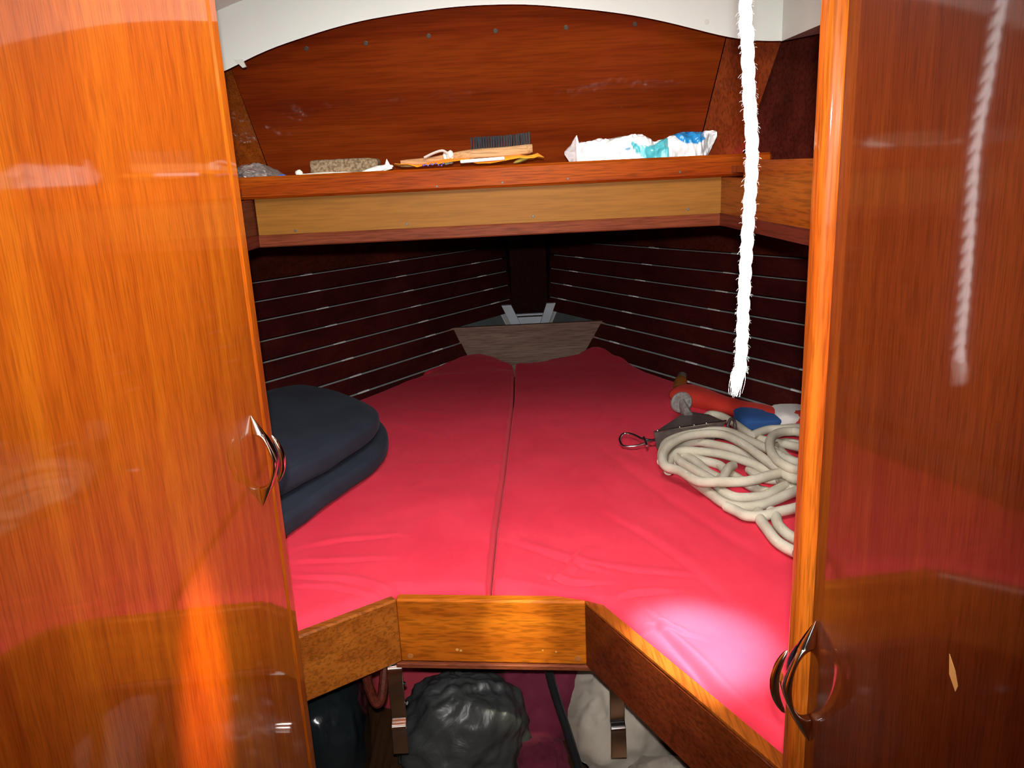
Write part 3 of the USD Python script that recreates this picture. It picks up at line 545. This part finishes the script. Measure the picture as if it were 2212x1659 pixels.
# ------------------------------------------------------------------ things lying by the right hull side
ROPE = [[(0.733, 1.963, 0.615), (0.656, 1.926, 0.615), (0.589, 1.896, 0.615), (0.519, 1.901, 0.615), (0.469, 1.919, 0.612), (0.439, 1.994, 0.612), (0.409, 2.039, 0.61), (0.415, 2.108, 0.615), (0.451, 2.187, 0.618), (0.51, 2.248, 0.618), (0.582, 2.268, 0.618), (0.627, 2.246, 0.618), (0.655, 2.173, 0.618), (0.673, 2.073, 0.618), (0.688, 1.977, 0.618), (0.715, 1.911, 0.61), (0.775, 1.941, 0.598), (0.845, 2.011, 0.585)],
 [(0.414, 2.122, 0.592), (0.431, 2.193, 0.598), (0.464, 2.267, 0.6), (0.546, 2.328, 0.6), (0.619, 2.344, 0.6), (0.665, 2.321, 0.6), (0.695, 2.249, 0.6), (0.722, 2.176, 0.6), (0.746, 2.103, 0.6), (0.773, 2.047, 0.6), (0.833, 2.077, 0.588), (0.903, 2.147, 0.577)],
 [(0.425, 2.08, 0.579), (0.445, 2.155, 0.582), (0.483, 2.2, 0.590), (0.544, 2.177, 0.595), (0.598, 2.137, 0.597), (0.644, 2.077, 0.597), (0.673, 2.022, 0.595), (0.704, 1.978, 0.595), (0.741, 1.957, 0.595), (0.801, 1.987, 0.583), (0.871, 2.057, 0.577)],
 [(0.464, 2.201, 0.582), (0.474, 2.126, 0.583), (0.498, 2.054, 0.585), (0.525, 1.978, 0.585), (0.53, 1.909, 0.585), (0.549, 1.87, 0.585), (0.579, 1.86, 0.585), (0.625, 1.868, 0.585), (0.682, 1.912, 0.585), (0.739, 1.959, 0.585), (0.799, 1.989, 0.577), (0.869, 2.059, 0.577)],
 [(0.475, 2.01, 0.578), (0.485, 1.972, 0.578), (0.502, 1.909, 0.578), (0.52, 1.85, 0.578), (0.554, 1.819, 0.58), (0.596, 1.821, 0.58), (0.647, 1.849, 0.58), (0.718, 1.898, 0.58), (0.778, 1.928, 0.577), (0.848, 1.998, 0.577)],
 [(0.52, 1.835, 0.577), (0.539, 1.799, 0.577), (0.553, 1.771, 0.578), (0.592, 1.767, 0.578), (0.627, 1.782, 0.578), (0.683, 1.802, 0.578), (0.743, 1.832, 0.577), (0.813, 1.902, 0.577)],
 [(0.59, 1.80, 0.574), (0.58, 1.753, 0.575), (0.579, 1.698, 0.576), (0.58, 1.641, 0.576), (0.589, 1.607, 0.576), (0.604, 1.579, 0.576)],
 [(0.621, 1.80, 0.574), (0.621, 1.764, 0.574), (0.613, 1.721, 0.574), (0.617, 1.673, 0.574), (0.63, 1.638, 0.574)],
 [(0.95, 2.16, 0.59), (0.90, 2.215, 0.605), (0.843, 2.236, 0.62), (0.823, 2.244, 0.62), (0.787, 2.228, 0.625), (0.745, 2.18, 0.628), (0.708, 2.081, 0.632), (0.694, 1.988, 0.635), (0.701, 1.939, 0.635), (0.724, 1.92, 0.63), (0.784, 1.950, 0.618), (0.854, 2.020, 0.605)],
 [(0.455, 2.15, 0.576), (0.47, 2.19, 0.576), (0.496, 2.197, 0.578), (0.518, 2.139, 0.578), (0.531, 2.059, 0.578), (0.55, 2.016, 0.578)],
 [(0.63, 2.52, 0.578), (0.662, 2.553, 0.585), (0.695, 2.523, 0.585), (0.715, 2.437, 0.585), (0.727, 2.356, 0.585), (0.748, 2.289, 0.585), (0.781, 2.254, 0.585), (0.828, 2.208, 0.585), (0.90, 2.14, 0.58), (0.93, 2.05, 0.578)],
 [(0.718, 2.282, 0.6), (0.78, 2.326, 0.6), (0.823, 2.33, 0.6), (0.879, 2.332, 0.6), (0.95, 2.31, 0.59), (1.0, 2.24, 0.58)],
 [(0.539, 1.947, 0.596), (0.576, 2.022, 0.6), (0.603, 2.07, 0.59)],
 [(0.445, 2.17, 0.577), (0.487, 2.245, 0.580), (0.547, 2.288, 0.585), (0.595, 2.251, 0.588), (0.646, 2.195, 0.588), (0.675, 2.126, 0.585), (0.694, 2.037, 0.582), (0.708, 1.955, 0.58), (0.723, 1.915, 0.58), (0.783, 1.945, 0.577), (0.853, 2.015, 0.577)],
 [(0.50, 2.24, 0.576), (0.51, 2.19, 0.576), (0.539, 2.156, 0.576), (0.576, 2.115, 0.576), (0.584, 2.062, 0.576), (0.605, 1.995, 0.576), (0.63, 1.93, 0.576), (0.668, 1.903, 0.576), (0.733, 1.94, 0.576), (0.793, 1.970, 0.577), (0.863, 2.040, 0.577)],
 [(0.649, 2.071, 0.576), (0.661, 2.011, 0.576), (0.709, 1.989, 0.576), (0.765, 2.031, 0.576), (0.825, 2.061, 0.577), (0.895, 2.131, 0.577)],
 [(0.76, 2.20, 0.58), (0.779, 2.238, 0.58), (0.814, 2.263, 0.58), (0.855, 2.235, 0.58), (0.91, 2.19, 0.578)], [(0.77, 2.22, 0.576), (0.78, 2.201, 0.576), (0.783, 2.135, 0.576), (0.81, 2.09, 0.576), (0.86, 2.05, 0.576)]]
rope_loops = []
for r in ROPE:
    rope_loops.append(tube(spline([(a, b, c + .002) for a, b, c in r], 7), 0.0132, 12))
single('rope_coil', 'coil of thick beige rope heaped on the red cushion', 'rope', cat_(rope_loops), 'rope', smooth=60)

an = thing('anchor_weight', 'dark brown wedge-shaped metal anchor with a grey round lug beside the coiled rope', 'anchor', (0.55, 2.4, 0.565))
zt, zb_ = 0.622, 0.572
body_top = [(0.428, 2.300), (0.660, 2.370), (0.630, 2.447), (0.569, 2.494), (0.531, 2.439)]
part(an, 'body', hull([(x, y, zt) for x, y in body_top] + [(x * 1 + .004, y + .014, zb_) for x, y in [(0.45, 2.31), (0.648, 2.372), (0.615, 2.43), (0.55, 2.44)]]), 'iron', smooth=20)
part(an, 'front_plate', loft([[(0.424, 2.293, zt + .002), (0.664, 2.364, zt + .002), (0.664, 2.372, zt + .002), (0.424, 2.301, zt + .002)], [(0.432, 2.286, zb_), (0.62, 2.338, zb_), (0.62, 2.347, zb_), (0.432, 2.294, zb_)]]), 'iron', smooth=False)
part(an, 'edge_bead', tube(np.array([(0.424, 2.294, zt + .003), (0.664, 2.366, zt + .003)]), 0.0028, 8), 'steel', label='worn bright metal edge')
for f_ in (.05, .35, .55, .72):
    q = np.array((0.424, 2.294, zt + .005)) + f_ * np.array((0.24, .072, 0)); part(an, 'rivet', trimesh.Trimesh(*(lambda s: (s.vertices * .0038 + q, s.faces))(trimesh.creation.icosphere(2)), process=False), 'steel', smooth=True)
lg = trimesh.creation.revolve(np.array([(0, -.009), (.030, -.009), (.036, -.004), (.036, .004), (.031, .008), (.026, .006), (.018, .007), (.012, .010), (0, .010)]), sections=36)
lg.apply_transform(trimesh.geometry.align_vectors([0, 0, 1], [-.45, -.62, .50])); lg.apply_translation([0.556, 2.515, 0.646])
neck = tube(np.array([(0.556, 2.517, .640), (0.562, 2.480, .622), (0.566, 2.455, .610)]), [.024, .026, .028], 16, [.012, .014, .014])
part(an, 'lug', cat_([lg, neck]), 'lug', smooth=35, label='rounded grey lug')
shk = part(an, 'shackle', tube(spline([(0.418, 2.318, .590), (0.396, 2.338, .588), (0.375, 2.392, .585), (0.350, 2.412, .582), (0.331, 2.374, .578), (0.333, 2.318, .576), (0.362, 2.302, .578), (0.396, 2.308, .582), (0.424, 2.318, .588)], 8), 0.0040, 10), 'steel', smooth=60, label='bright steel bow shackle')
part(shk, 'pin', tube(np.array([(0.400, 2.275, .587), (0.402, 2.345, .590)]), 0.0042, 10), 'steel', smooth=60)
part(shk, 'swivel', tube(np.array([(0.398, 2.307, .588), (0.420, 2.313, .590), (0.446, 2.325, .592)]), [0.0055, 0.0042, 0.0045], 10), 'steel', smooth=60)
part(an, 'eye', tube(spline([(0.672, 2.375, .60), (0.685, 2.39, .622), (0.70, 2.40, .61), (0.696, 2.385, .585)], 6, closed=True), 0.005, 8, closed=True), 'iron', smooth=60)

rl = spline([(0.628, 2.83, .588), (0.668, 2.755, .589), (0.72, 2.66, .590), (0.79, 2.575, .590), (0.86, 2.50, .588), (0.95, 2.40, .588), (1.0, 2.25, .588)], 10)
rm = tube(rl, 0.030 + 0.006 * np.sin(np.linspace(0, 9, len(rl))), 20, 0.055 + 0.01 * np.sin(np.linspace(1, 12, len(rl)))); rm.vertices[:, 2] += .006 * fbm(rm.vertices, 30, 2, 3); rm.vertices[:, 2] = np.maximum(rm.vertices[:, 2], .562)
single('rolled_blanket', 'scarlet rolled blanket tucked along the slatted side behind the anchor', 'blanket', rm, 'scarlet', smooth=True)
jar = thing('amber_jar', 'small amber glass jar lying by the slatted side at the end of the scarlet roll', 'jar', (0.633, 2.98, 0.565))
prof = [(0.0, 0.0), (0.019, 0.0), (0.023, 0.004), (0.024, 0.03), (0.022, 0.045), (0.015, 0.052), (0.015, 0.060), (0.0, 0.060)]
jb = trimesh.creation.revolve(np.array(prof), sections=24); R = trimesh.geometry.align_vectors([0, 0, 1], [0.35, 0.75, 0.55]); jb.apply_transform(R); jb.apply_translation([0.626, 2.875, 0.590])
part(jar, 'glass', jb, 'amber', smooth=40)
jc = trimesh.creation.cylinder(0.0175, 0.014, sections=24); jc.apply_translation([0, 0, 0.062]); jc.apply_transform(R); jc.apply_translation([0.626, 2.875, 0.590]); part(jar, 'lid', jc, 'iron', smooth=40)
part(jar, 'paper_tag', slab([(0.612, 2.815, .566), (0.637, 2.802, .566), (0.642, 2.830, .586), (0.618, 2.842, .586)], (-.2, -.5, 1), .001), 'offw', smooth=False, label='small white paper label')
def pillow(c, ax, half, seed, p=2.6, amp=.2, sc=9, n=36, m=22):
    """A soft lumpy bag: superellipsoid with creases."""
    V = []; a = np.linspace(-np.pi / 2, np.pi / 2, m); b = np.linspace(0, 2 * np.pi, n, endpoint=False)
    e = 2 / p; S = lambda w: np.sign(w) * np.abs(w) ** e
    R = []
    for i in a:
        q = np.c_[S(np.cos(i) + 1e-6) * S(np.cos(b)), S(np.cos(i) + 1e-6) * S(np.sin(b)), np.full(n, S(np.sin(i)))]
        R.append(q)
    R = np.array(R); d = R.reshape(-1, 3)
    k = 1 + amp * fbm(d, sc * .2, seed, 3) - amp * .5 * np.abs(fbm(d * [1, 1, .5], sc * .5, seed + 4, 3))
    v = (d * k[:, None] * np.asarray(half)) @ np.asarray(ax, float) + np.asarray(c)
    return loft(v.reshape(m, n, 3))
bc = thing('folded_cloth', 'royal blue and white folded cloth between the rope and the slatted side', 'cloth', (0.82, 2.48, 0.565))
part(bc, 'blue_part', pillow((0.800, 2.485, .588), [[.99, -.1, 0], [.1, .99, 0], [0, 0, 1]], (0.072, 0.078, 0.024), 3, 4), 'blue', smooth=True)
part(bc, 'white_part', pillow((0.905, 2.475, .592), [[.99, -.1, 0], [.1, .99, 0], [0, 0, 1]], (0.060, 0.080, 0.030), 6, 3.5), 'offw', smooth=True, label='off-white half')

# ------------------------------------------------------------------ things on the shelf
ST = 1.4005
def sheet(poly, z0, seed, h, name, label, cat, m, dome=.5, extra=None, n=26):
    """A crumpled thin sheet over an outline: top and underside a millimetre apart, with folds."""
    o = spline([(*p, 0) for p in poly], 5, closed=True)[:, :2]; c = o.mean(0); rings = []
    for k in np.linspace(1, 0.03, 12):
        xy = c + (o - c) * k; p3 = np.c_[xy, np.zeros(len(o))]
        z = z0 + h * dome * (1 - k ** 2) + h * (0.5 + fbm(p3, 45, seed, 3)) * (0.4 + .6 * k)
        if extra: z = z + extra(xy)
        rings.append(np.c_[xy, z])
    und = [np.c_[r[:, :2], np.maximum(r[:, 2] - .0012, z0)] for r in rings[::-1]]
    return loft(und + rings) if False else loft(rings[::-1] + und[::-1])
pb = thing('clear_bag', 'crumpled clear plastic bag at the left end of the shelf', 'bag', (-0.585, 2.03, ST))
m = pillow((-0.592, 2.03, ST + .030), np.eye(3), (0.066, 0.055, 0.030), 12, 2.0, .55, 14, 60, 40); m.vertices = m.vertices + .010 * np.stack([fbm(m.vertices, 40, 50 + k, 2) for k in range(3)], 1); m.vertices[:, 2] = np.maximum(m.vertices[:, 2] - np.clip((m.vertices[:, 0] + .60) * .38, 0, 1), ST + .0005)
part(pb, 'film', m, 'clear', smooth=25)
part(pb, 'blue_tab', pillow((-0.532, 2.00, ST + .023), np.eye(3), (0.011, 0.006, 0.006), 2, 3, .1), 'bluepl', smooth=True, label='small blue clip')
bx = thing('sponge', 'brown rectangular sponge block standing on the shelf', 'sponge', (-0.382, 2.035, ST))
m = trimesh.creation.box((1, 1, 1)); m = m.subdivide().subdivide().subdivide().subdivide()
v = m.vertices * 2; v = v / (np.sum(np.abs(v) ** 14, axis=1) ** (1 / 14))[:, None]; v = v * [0.0825, 0.035, 0.0285] ; v += .0035 * (np.stack([fbm(v + i, 70, i, 3) for i in range(3)], 1)); v[:, 2] -= np.clip(v[:, 0] - .055, 0, 1) * .12 * (v[:, 2] > 0)
part(bx, 'block', trimesh.Trimesh(v + [-0.382, 2.035, ST + .030], m.faces, process=False), 'sponge', smooth=40)
def crumple(v, seed, amp, sc):
    return v + amp * np.stack([np.abs(fbm(v + 3 * k, sc, seed + k, 2)) - .12 for k in range(3)], 1)
a = pillow((-0.425, 1.992, ST + .0235), np.eye(3), (0.070, 0.012, 0.0055), 5, 2.6, .3, 10, 60, 20); k = pillow((-0.488, 1.99, ST + .030), np.eye(3), (0.009, 0.008, 0.008), 8, 2.2, .4, 9, 20, 14)
m = cat_([a, k]); single('paper_scrap', 'flat scrap of white paper in front of the sponge on the shelf', 'paper', trimesh.Trimesh(crumple(m.vertices, 3, .004, 90), m.faces, process=False), 'paper', smooth=25)
a = pillow((-0.300, 1.990, ST + .029), [[.985, 0, .17], [0, 1, 0], [-.17, 0, .985]], (0.038, 0.013, 0.0085), 15, 2.2, .4, 10, 50, 20)
k = hull([(-0.283, 1.985, ST + .026), (-0.262, 1.983, ST + .030), (-0.266, 2.000, ST + .030), (-0.2745, 1.988, ST + .0535), (-0.279, 1.994, ST + .046)])
m = cat_([trimesh.Trimesh(crumple(a.vertices, 6, .007, 80), a.faces, process=False), k]); single('paper_scrap', 'crumpled white paper scrap with a raised corner, between the sponge and the orange cloth', 'paper', m, 'paper', smooth=25)
oc = thing('orange_cloth', 'bright orange cloth lying under the scrubbing brush on the shelf', 'cloth', (-0.1, 1.995, ST))
part(oc, 'fabric', sheet([(-0.255, 1.985), (-0.15, 1.975), (0.0, 1.978), (0.09, 1.98), (0.098, 2.02), (0.03, 2.06), (-0.1, 2.06), (-0.22, 2.04)], ST, 4, .012, '', '', '', '', .9, lambda xy: .031 + .016 * np.exp(-((xy[:, 0] - .088) / .014) ** 2) * np.exp(-((xy[:, 1] - 2.0) / .03) ** 2) + .004 * np.sin(xy[:, 0] * 40)), 'orange', smooth=40)
part(oc, 'green_fold', pillow((0.052, 1.998, ST + .037), [[.95, 0, .3], [0, 1, 0], [-.3, 0, .95]], (0.024, 0.012, 0.005), 5, 2.4, .3), 'ochre', smooth=True, label='ochre-green fold')
for k in range(9):
    q = (-0.187 + .006 * k + rnd.uniform(-.002, .002), 1.974 + .0, ST + .0345 + rnd.uniform(-.003, .003)); part(oc, 'printed_mark', pillow(q, np.eye(3), (0.0028, 0.0012, 0.0022), k, 2.2, .1, 9, 8, 6), 'inkblue', smooth=True)
single('white_tray', 'flat white plastic strip lying on the orange cloth in front of the brush', 'plastic strip', bevel_box((-0.045, 1.984, ST + .0400), (0.053, 0.012, 0.0038), [[.9995, 0, .03], [0, 1, 0], [-.03, 0, .9995]], ch=.0025), 'whitepl', smooth=30)
br = thing('scrubbing_brush', 'wooden scrubbing brush lying bristles up on the orange cloth', 'brush', (-0.08, 2.02, ST + .02))
u = np.linspace(0, 1, 41); bxs = -0.245 + 0.322 * u
bz = ST + .0405 + .022 * u - .002 * np.sin(u * 9); wid = np.interp(u, [0, .05, .25, .4, .55, .96, 1], [.008, .012, .013, .012, .021, .022, .012]); tk = np.interp(u, [0, .05, .3, .45, .6, .97, 1], [.008, .0095, .010, .0115, .0125, .0125, .010])
rings = []
for i in range(41):
    a = np.linspace(0, 2 * np.pi, 20, endpoint=False); ex, ey = sup(a, wid[i], tk[i]); rings.append(np.c_[np.full(20, bxs[i]), 2.02 + ex, bz[i] + ey])
part(br, 'handle', loft(rings), 'brushwood', smooth=40)
tufts = []
for k in range(24):
    x = -0.070 + .1405 * k / 23; z0 = float(np.interp(x, bxs, bz)) + .011
    for j in range(4):
        y = 2.007 + .0087 * j
        for q in range(3):
            ang = rnd.uniform(0, 6.28); bx_, by_ = x + .0014 * math.cos(ang), y + .0014 * math.sin(ang); h = .0275 + rnd.uniform(-.0018, .0012)
            tufts.append(tube(np.array([(bx_, by_, z0), (bx_ + rnd.uniform(-.0015, .0015), by_ + rnd.uniform(-.002, .002), z0 + h)]), [.0013, .0009], 5))
part(br, 'bristles', cat_(tufts), 'bristle', smooth=False, kind='stuff', label='black bristles in rows')
kt = []
for i in range(3):
    x = -0.135 + .007 * i; zc = float(np.interp(x, bxs, bz)); a = np.linspace(0, 2 * np.pi, 24, endpoint=False)
    kt.append(tube(np.c_[x + .002 * np.sin(a * 2 + i), 2.02 + .0155 * np.cos(a), zc + .0112 * np.sin(a)], .0042, 8, closed=True))
kt.append(tube(spline([(-0.128, 2.006, ST + .058), (-0.14, 2.0, ST + .066), (-0.16, 1.998, ST + .062), (-0.185, 2.0, ST + .052)], 6), [.0032] * 19, 8, [.006] * 19))
kt.append(pillow((-0.122, 2.004, ST + .056), np.eye(3), (0.008, 0.008, 0.010), 4, 2.2, .4))
part(br, 'cloth_tie', cat_(kt), 'offw', smooth=50, label='off-white rag tied round the handle')
# wet wipe packet
wp = thing('wipes_packet', 'crumpled white plastic packet with blue and turquoise waves on the shelf', 'packet', (0.33, 2.02, ST))
nx, ny = 330, 84; rings = []
for i in range(nx):
    s_ = i / (nx - 1); x = 0.154 + 0.372 * s_
    top = np.interp(s_, [0, .03, .085, .10, .14, .24, .36, .43, .50, .58, .66, .74, .80, .87, .93, .97, 1], [.050, .064, .089, .072, .072, .079, .078, .085, .083, .066, .072, .083, .087, .083, .085, .086, .080])
    low = np.interp(s_, [0, .05, .075, .90, .94, 1], [.044, .012, 0, 0, .022, .070])
    seal = np.interp(s_, [0, .07, .12, .88, .95, 1], [.06, .10, .8, .9, .10, .05])
    a = np.linspace(0, 2 * np.pi, ny, endpoint=False)
    ex, ey = sup(a, 1.0, 1.0)
    fl_ = .040 * seal + .002                                  # half depth: flat at the two seals, full between them
    cx_ = 2.012 + .010 * math.sin(s_ * 9)
    zz = ST + low + (top - low) * (ey + 1) / 2
    rings.append(np.c_[np.full(ny, x), cx_ + ex * fl_ * (1 - .25 * (ey + 1) / 2), zz])
R = np.array(rings); P = R.reshape(-1, 3)
c0 = np.repeat(R.mean(1), ny, 0); off = P - c0
cre = np.abs(fbm(P * [1, 1.2, .8] + [0, 0, 3], 42, 21, 2)) + .6 * np.abs(fbm(P @ np.array([[.8, 0, .6], [0, 1, 0], [-.6, 0, .8]]) * [1, 1, .3], 60, 33, 2))
P = P + np.c_[np.zeros(len(P)), -.9 * np.sign(off[:, 1]) * cre * .030, -np.clip(off[:, 2] / .03, 0, 1) * cre * .016]
P[:, 2] = np.maximum(P[:, 2], ST + .0006)
m = loft(P.reshape(nx, ny, 3)); v = np.asarray(m.vertices)
colr = np.tile([0.80, 0.79, 0.79], (len(v), 1))
def paint(mask, c): colr[mask] = c
X, Zr = v[:, 0], v[:, 2] - ST
paint(((X - .372) ** 2 + (Zr - .082) ** 2 < .064 ** 2) & ((X - .350) ** 2 + (Zr - .112) ** 2 > .058 ** 2) & (X < .402) & (X > .312), (0.08, 0.44, 0.50))
paint(((X - .462) ** 2 + (Zr - .105) ** 2 < .052 ** 2) & (X > .408) & (X < .494) & ((X - .470) ** 2 + (Zr - .170) ** 2 < .118 ** 2), (0.02, 0.25, 0.58))
paint((np.abs(Zr - (.058 + (X - .318) * .55)) < .0018) & (X > .285) & (X < .312), (0.10, 0.32, 0.48))
paint(X < .184, (0.50, 0.45, 0.45)); paint((X > .498) & (Zr < .075), (0.55, 0.56, 0.56))
pth = part(wp, 'film_wrapper', m, 'print', smooth=True)
UsdGeom.PrimvarsAPI(stage.GetPrimAtPath(pth)).CreatePrimvar('print_color', Sdf.ValueTypeNames.Color3fArray, 'vertex').Set(Vt.Vec3fArray.FromNumpy(colr.astype(np.float32)))
pw = pillow((0.300, 2.075, ST + .055), [[.97, 0, .1], [0, 1, 0], [-.1, 0, .97]], (0.060, 0.012, 0.026), 31, 2.4, .6, 12)
single('clear_wrapper', 'clear crumpled plastic wrapper standing behind the white packet', 'wrapper', pw, 'clear', smooth=25)

# ------------------------------------------------------------------ white cord hanging in the passage
RY = 0.70; KR = 0.70 / 0.62          # the cord hangs well inside the passage, close to the right door
pts = [(0.1805, 1.90), (0.180, 1.56), (0.1825, 1.50), (0.185, 1.462), (0.1885, 1.42), (0.187, 1.365), (0.1855, 1.31), (0.1850, 1.27), (0.184, 1.252)]
rp = spline([(x * KR, RY, 1.42 + (z - 1.42) * KR) for x, z in pts], 30)
hc = thing('cord', 'white cord hanging from above with a frayed end', 'cord', (0.207, RY, 1.23))
L = np.r_[0, np.cumsum(np.linalg.norm(np.diff(rp, axis=0), axis=1))]; st = []
for k in range(3):
    a = L / 0.014 * 2 * np.pi / 3 + k * 2 * np.pi / 3
    st.append(tube(rp + np.c_[.0024 * np.cos(a), .0024 * np.sin(a), np.zeros(len(a))], .0034, 8))
part(hc, 'strands', cat_(st), 'cord', smooth=60)
fz = []
for k in range(520):
    q = rp[rnd.randrange(30, len(rp))]; a = rnd.uniform(0, 6.28); d = np.array([math.cos(a), math.sin(a), rnd.uniform(-.9, .5)]); l = rnd.uniform(.001, .0036)
    p0 = q + .0048 * np.array([d[0], d[1], 0]); fz.append(tube(np.array([p0, p0 + d * l * .6, p0 + d * l + [0, 0, -.001]]), .00006, 3, caps=False))
part(hc, 'fuzz', cat_(fz), 'fibre', smooth=False, kind='stuff')
fr = []
for k in range(90):
    a = rnd.uniform(0, 6.28); r = .0040 * math.sqrt(rnd.random()); o = np.array([r * math.cos(a), r * math.sin(a), 0]); q = rp[-1] + o + [0, 0, .006]
    l = rnd.uniform(.012, .030); e = q + [o[0] * .2 - .0035 + rnd.uniform(-.0022, .0022) * (l / .03), o[1] * .3, -l]
    fr.append(tube(spline([q, (q + e) / 2 + o * .5, e], 4), np.linspace(.0004, .00012, 9), 4, caps=False))
part(hc, 'frayed_end', cat_(fr), 'fibre', smooth=False, kind='stuff', label='frayed white fibres at the tip')

# ------------------------------------------------------------------ under the berth
def bracket(label, x, y, ztop, zkink, zbot):
    b = thing('hanging_bracket', label, 'bracket', (x, y, zbot))
    prof = spline([(y + .045, ztop), (y + .012, ztop - .01), (y - .004, ztop - .045), (y - .006, zkink + .035), (y + .002, zkink + .006), (y - .004, zkink - .004), (y - .012, zkink - .02), (y - .018, zbot)], 8) if False else np.array([(y + .05, ztop), (y + .016, ztop - .004), (y + .003, ztop - .02), (y - .003, (ztop + zkink) / 2), (y + .002, zkink + .010), (y - .002, zkink), (y - .012, zkink - .010), (y - .015, zkink - .03), (y - .017, zbot)])
    q = spline(np.c_[np.zeros(len(prof)), prof], 6)
    hw = np.interp(q[:, 2], [zbot, zkink - .02, zkink, (ztop + zkink) / 2, ztop], [.0175, .0165, .016, .0165, .0165])
    rings = []
    t = np.gradient(q, axis=0); t /= np.linalg.norm(t, axis=1, keepdims=True); nn = np.c_[np.zeros(len(t)), -t[:, 2], t[:, 1]]
    for i in range(len(q)):
        o = np.array([x, 0, 0]); w = np.array([hw[i], 0, 0]); h = nn[i] * .0022; c = np.array([.0012, 0, 0])
        rings.append([o + q[i] - w + h * .3, o + q[i] - w + c + h, o + q[i] + w - c + h, o + q[i] + w + h * .3, o + q[i] + w - h * .3, o + q[i] + w - c - h, o + q[i] - w + c - h, o + q[i] - w - h * .3])
    part(b, 'bent_strap', loft(rings), 'chrome', smooth=40)
    for zz in (.25, .6): part(b, 'bolt', disc((x + .012, y + .01, zkink + (ztop - zkink) * zz), (1, -.4, 0), .005, .008, 10), 'chrome')
bracket('chrome strap bracket hanging beside the grey bag under the berth front', -0.283, 1.50, 0.400, 0.262, 0.188)
bracket('chrome strap bracket hanging in front of the beige canvas bag', 0.197, 1.50, 0.400, 0.230, 0.150)
def bag(name, label, cat, c, half, seed, m, p=2.4, amp=.3, sc=9, ax=None, zmin=-0.009, n=90, mm=60, extra=None):
    b = pillow(c, np.eye(3) if ax is None else ax, half, seed, p, amp, sc, n, mm)
    v = np.array(b.vertices)
    if extra is not None: v = extra(v)
    v[:, 2] = np.maximum(v[:, 2], zmin); b = trimesh.Trimesh(v, b.faces, process=False)
    return single(name, label, cat, b, m, smooth=True)
def ridges(sc, amp, seed, stretch):
    def f(v):
        c = v.mean(0); d = v - c; d /= np.maximum(np.linalg.norm(d, axis=1, keepdims=True), 1e-6)
        w = (0.5 - np.abs(fbm(v * stretch, sc, seed, 4)) * 2); return v + d * (amp * w)[:, None]
    return f
bag('stuff_sack', 'crumpled dark grey nylon sack under the berth front', 'sack', (-0.160, 1.72, 0.030), (0.158, 0.12, 0.168), 3, 'binbag', 2.1, .45, 8, extra=ridges(15, .034, 8, [1, 1, .45]))
bag('black_bag', 'glossy black plastic bag by the left door under the berth', 'bag', (-0.53, 1.68, 0.06), (0.125, 0.13, 0.175), 9, 'gloss', 3.2, .2, 7, extra=ridges(12, .014, 3, [1, 1, .5]))
bag('crimson_bag', 'crimson fabric bag behind the grey sack under the berth', 'bag', (-0.24, 1.98, 0.09), (0.20, 0.10, 0.20), 13, 'maroon2', 3, .15, 7)
bag('maroon_cloth', 'maroon folded cloth between the grey sack and the black tube', 'cloth', (0.015, 1.86, 0.04), (0.125, 0.14, 0.20), 17, 'maroon', 2.3, .3, 8, ax=[[.95, 0, -.30], [0, 1, 0], [.30, 0, .95]], extra=ridges(14, .034, 6, [1, 1, .2]))
bag('beige_bag', 'crumpled beige canvas bag under the dark wing board', 'bag', (0.245, 1.76, 0.045), (0.135, 0.16, 0.175), 23, 'beige', 2.3, .4, 8, extra=ridges(14, .030, 12, [1, .8, .5]))
bag('beige_bag', 'small crumpled beige canvas bag on the floor in front of the larger one', 'bag', (0.30, 1.47, 0.03), (0.10, 0.10, 0.085), 29, 'beige', 2.2, .4, 8, extra=ridges(15, .028, 14, [1, 1, .5]))
tb = spline([(0.052, 1.66, .27), (0.066, 1.655, .20), (0.090, 1.635, .115), (0.118, 1.61, .012), (0.126, 1.60, -.0)], 8)
bag('red_cloth', 'crimson cloth bunched on the floor between the grey sack and the black tube', 'cloth', (0.035, 1.66, 0.0), (0.065, 0.08, 0.034), 41, 'maroon', 2.3, .4, 8, extra=ridges(11, .014, 5, [1, 1, .5]))
single('black_tube', 'black rubber tube leaning between the maroon cloth and the beige bag', 'tube', tube(tb, .0105, 14), 'tube', smooth=60)
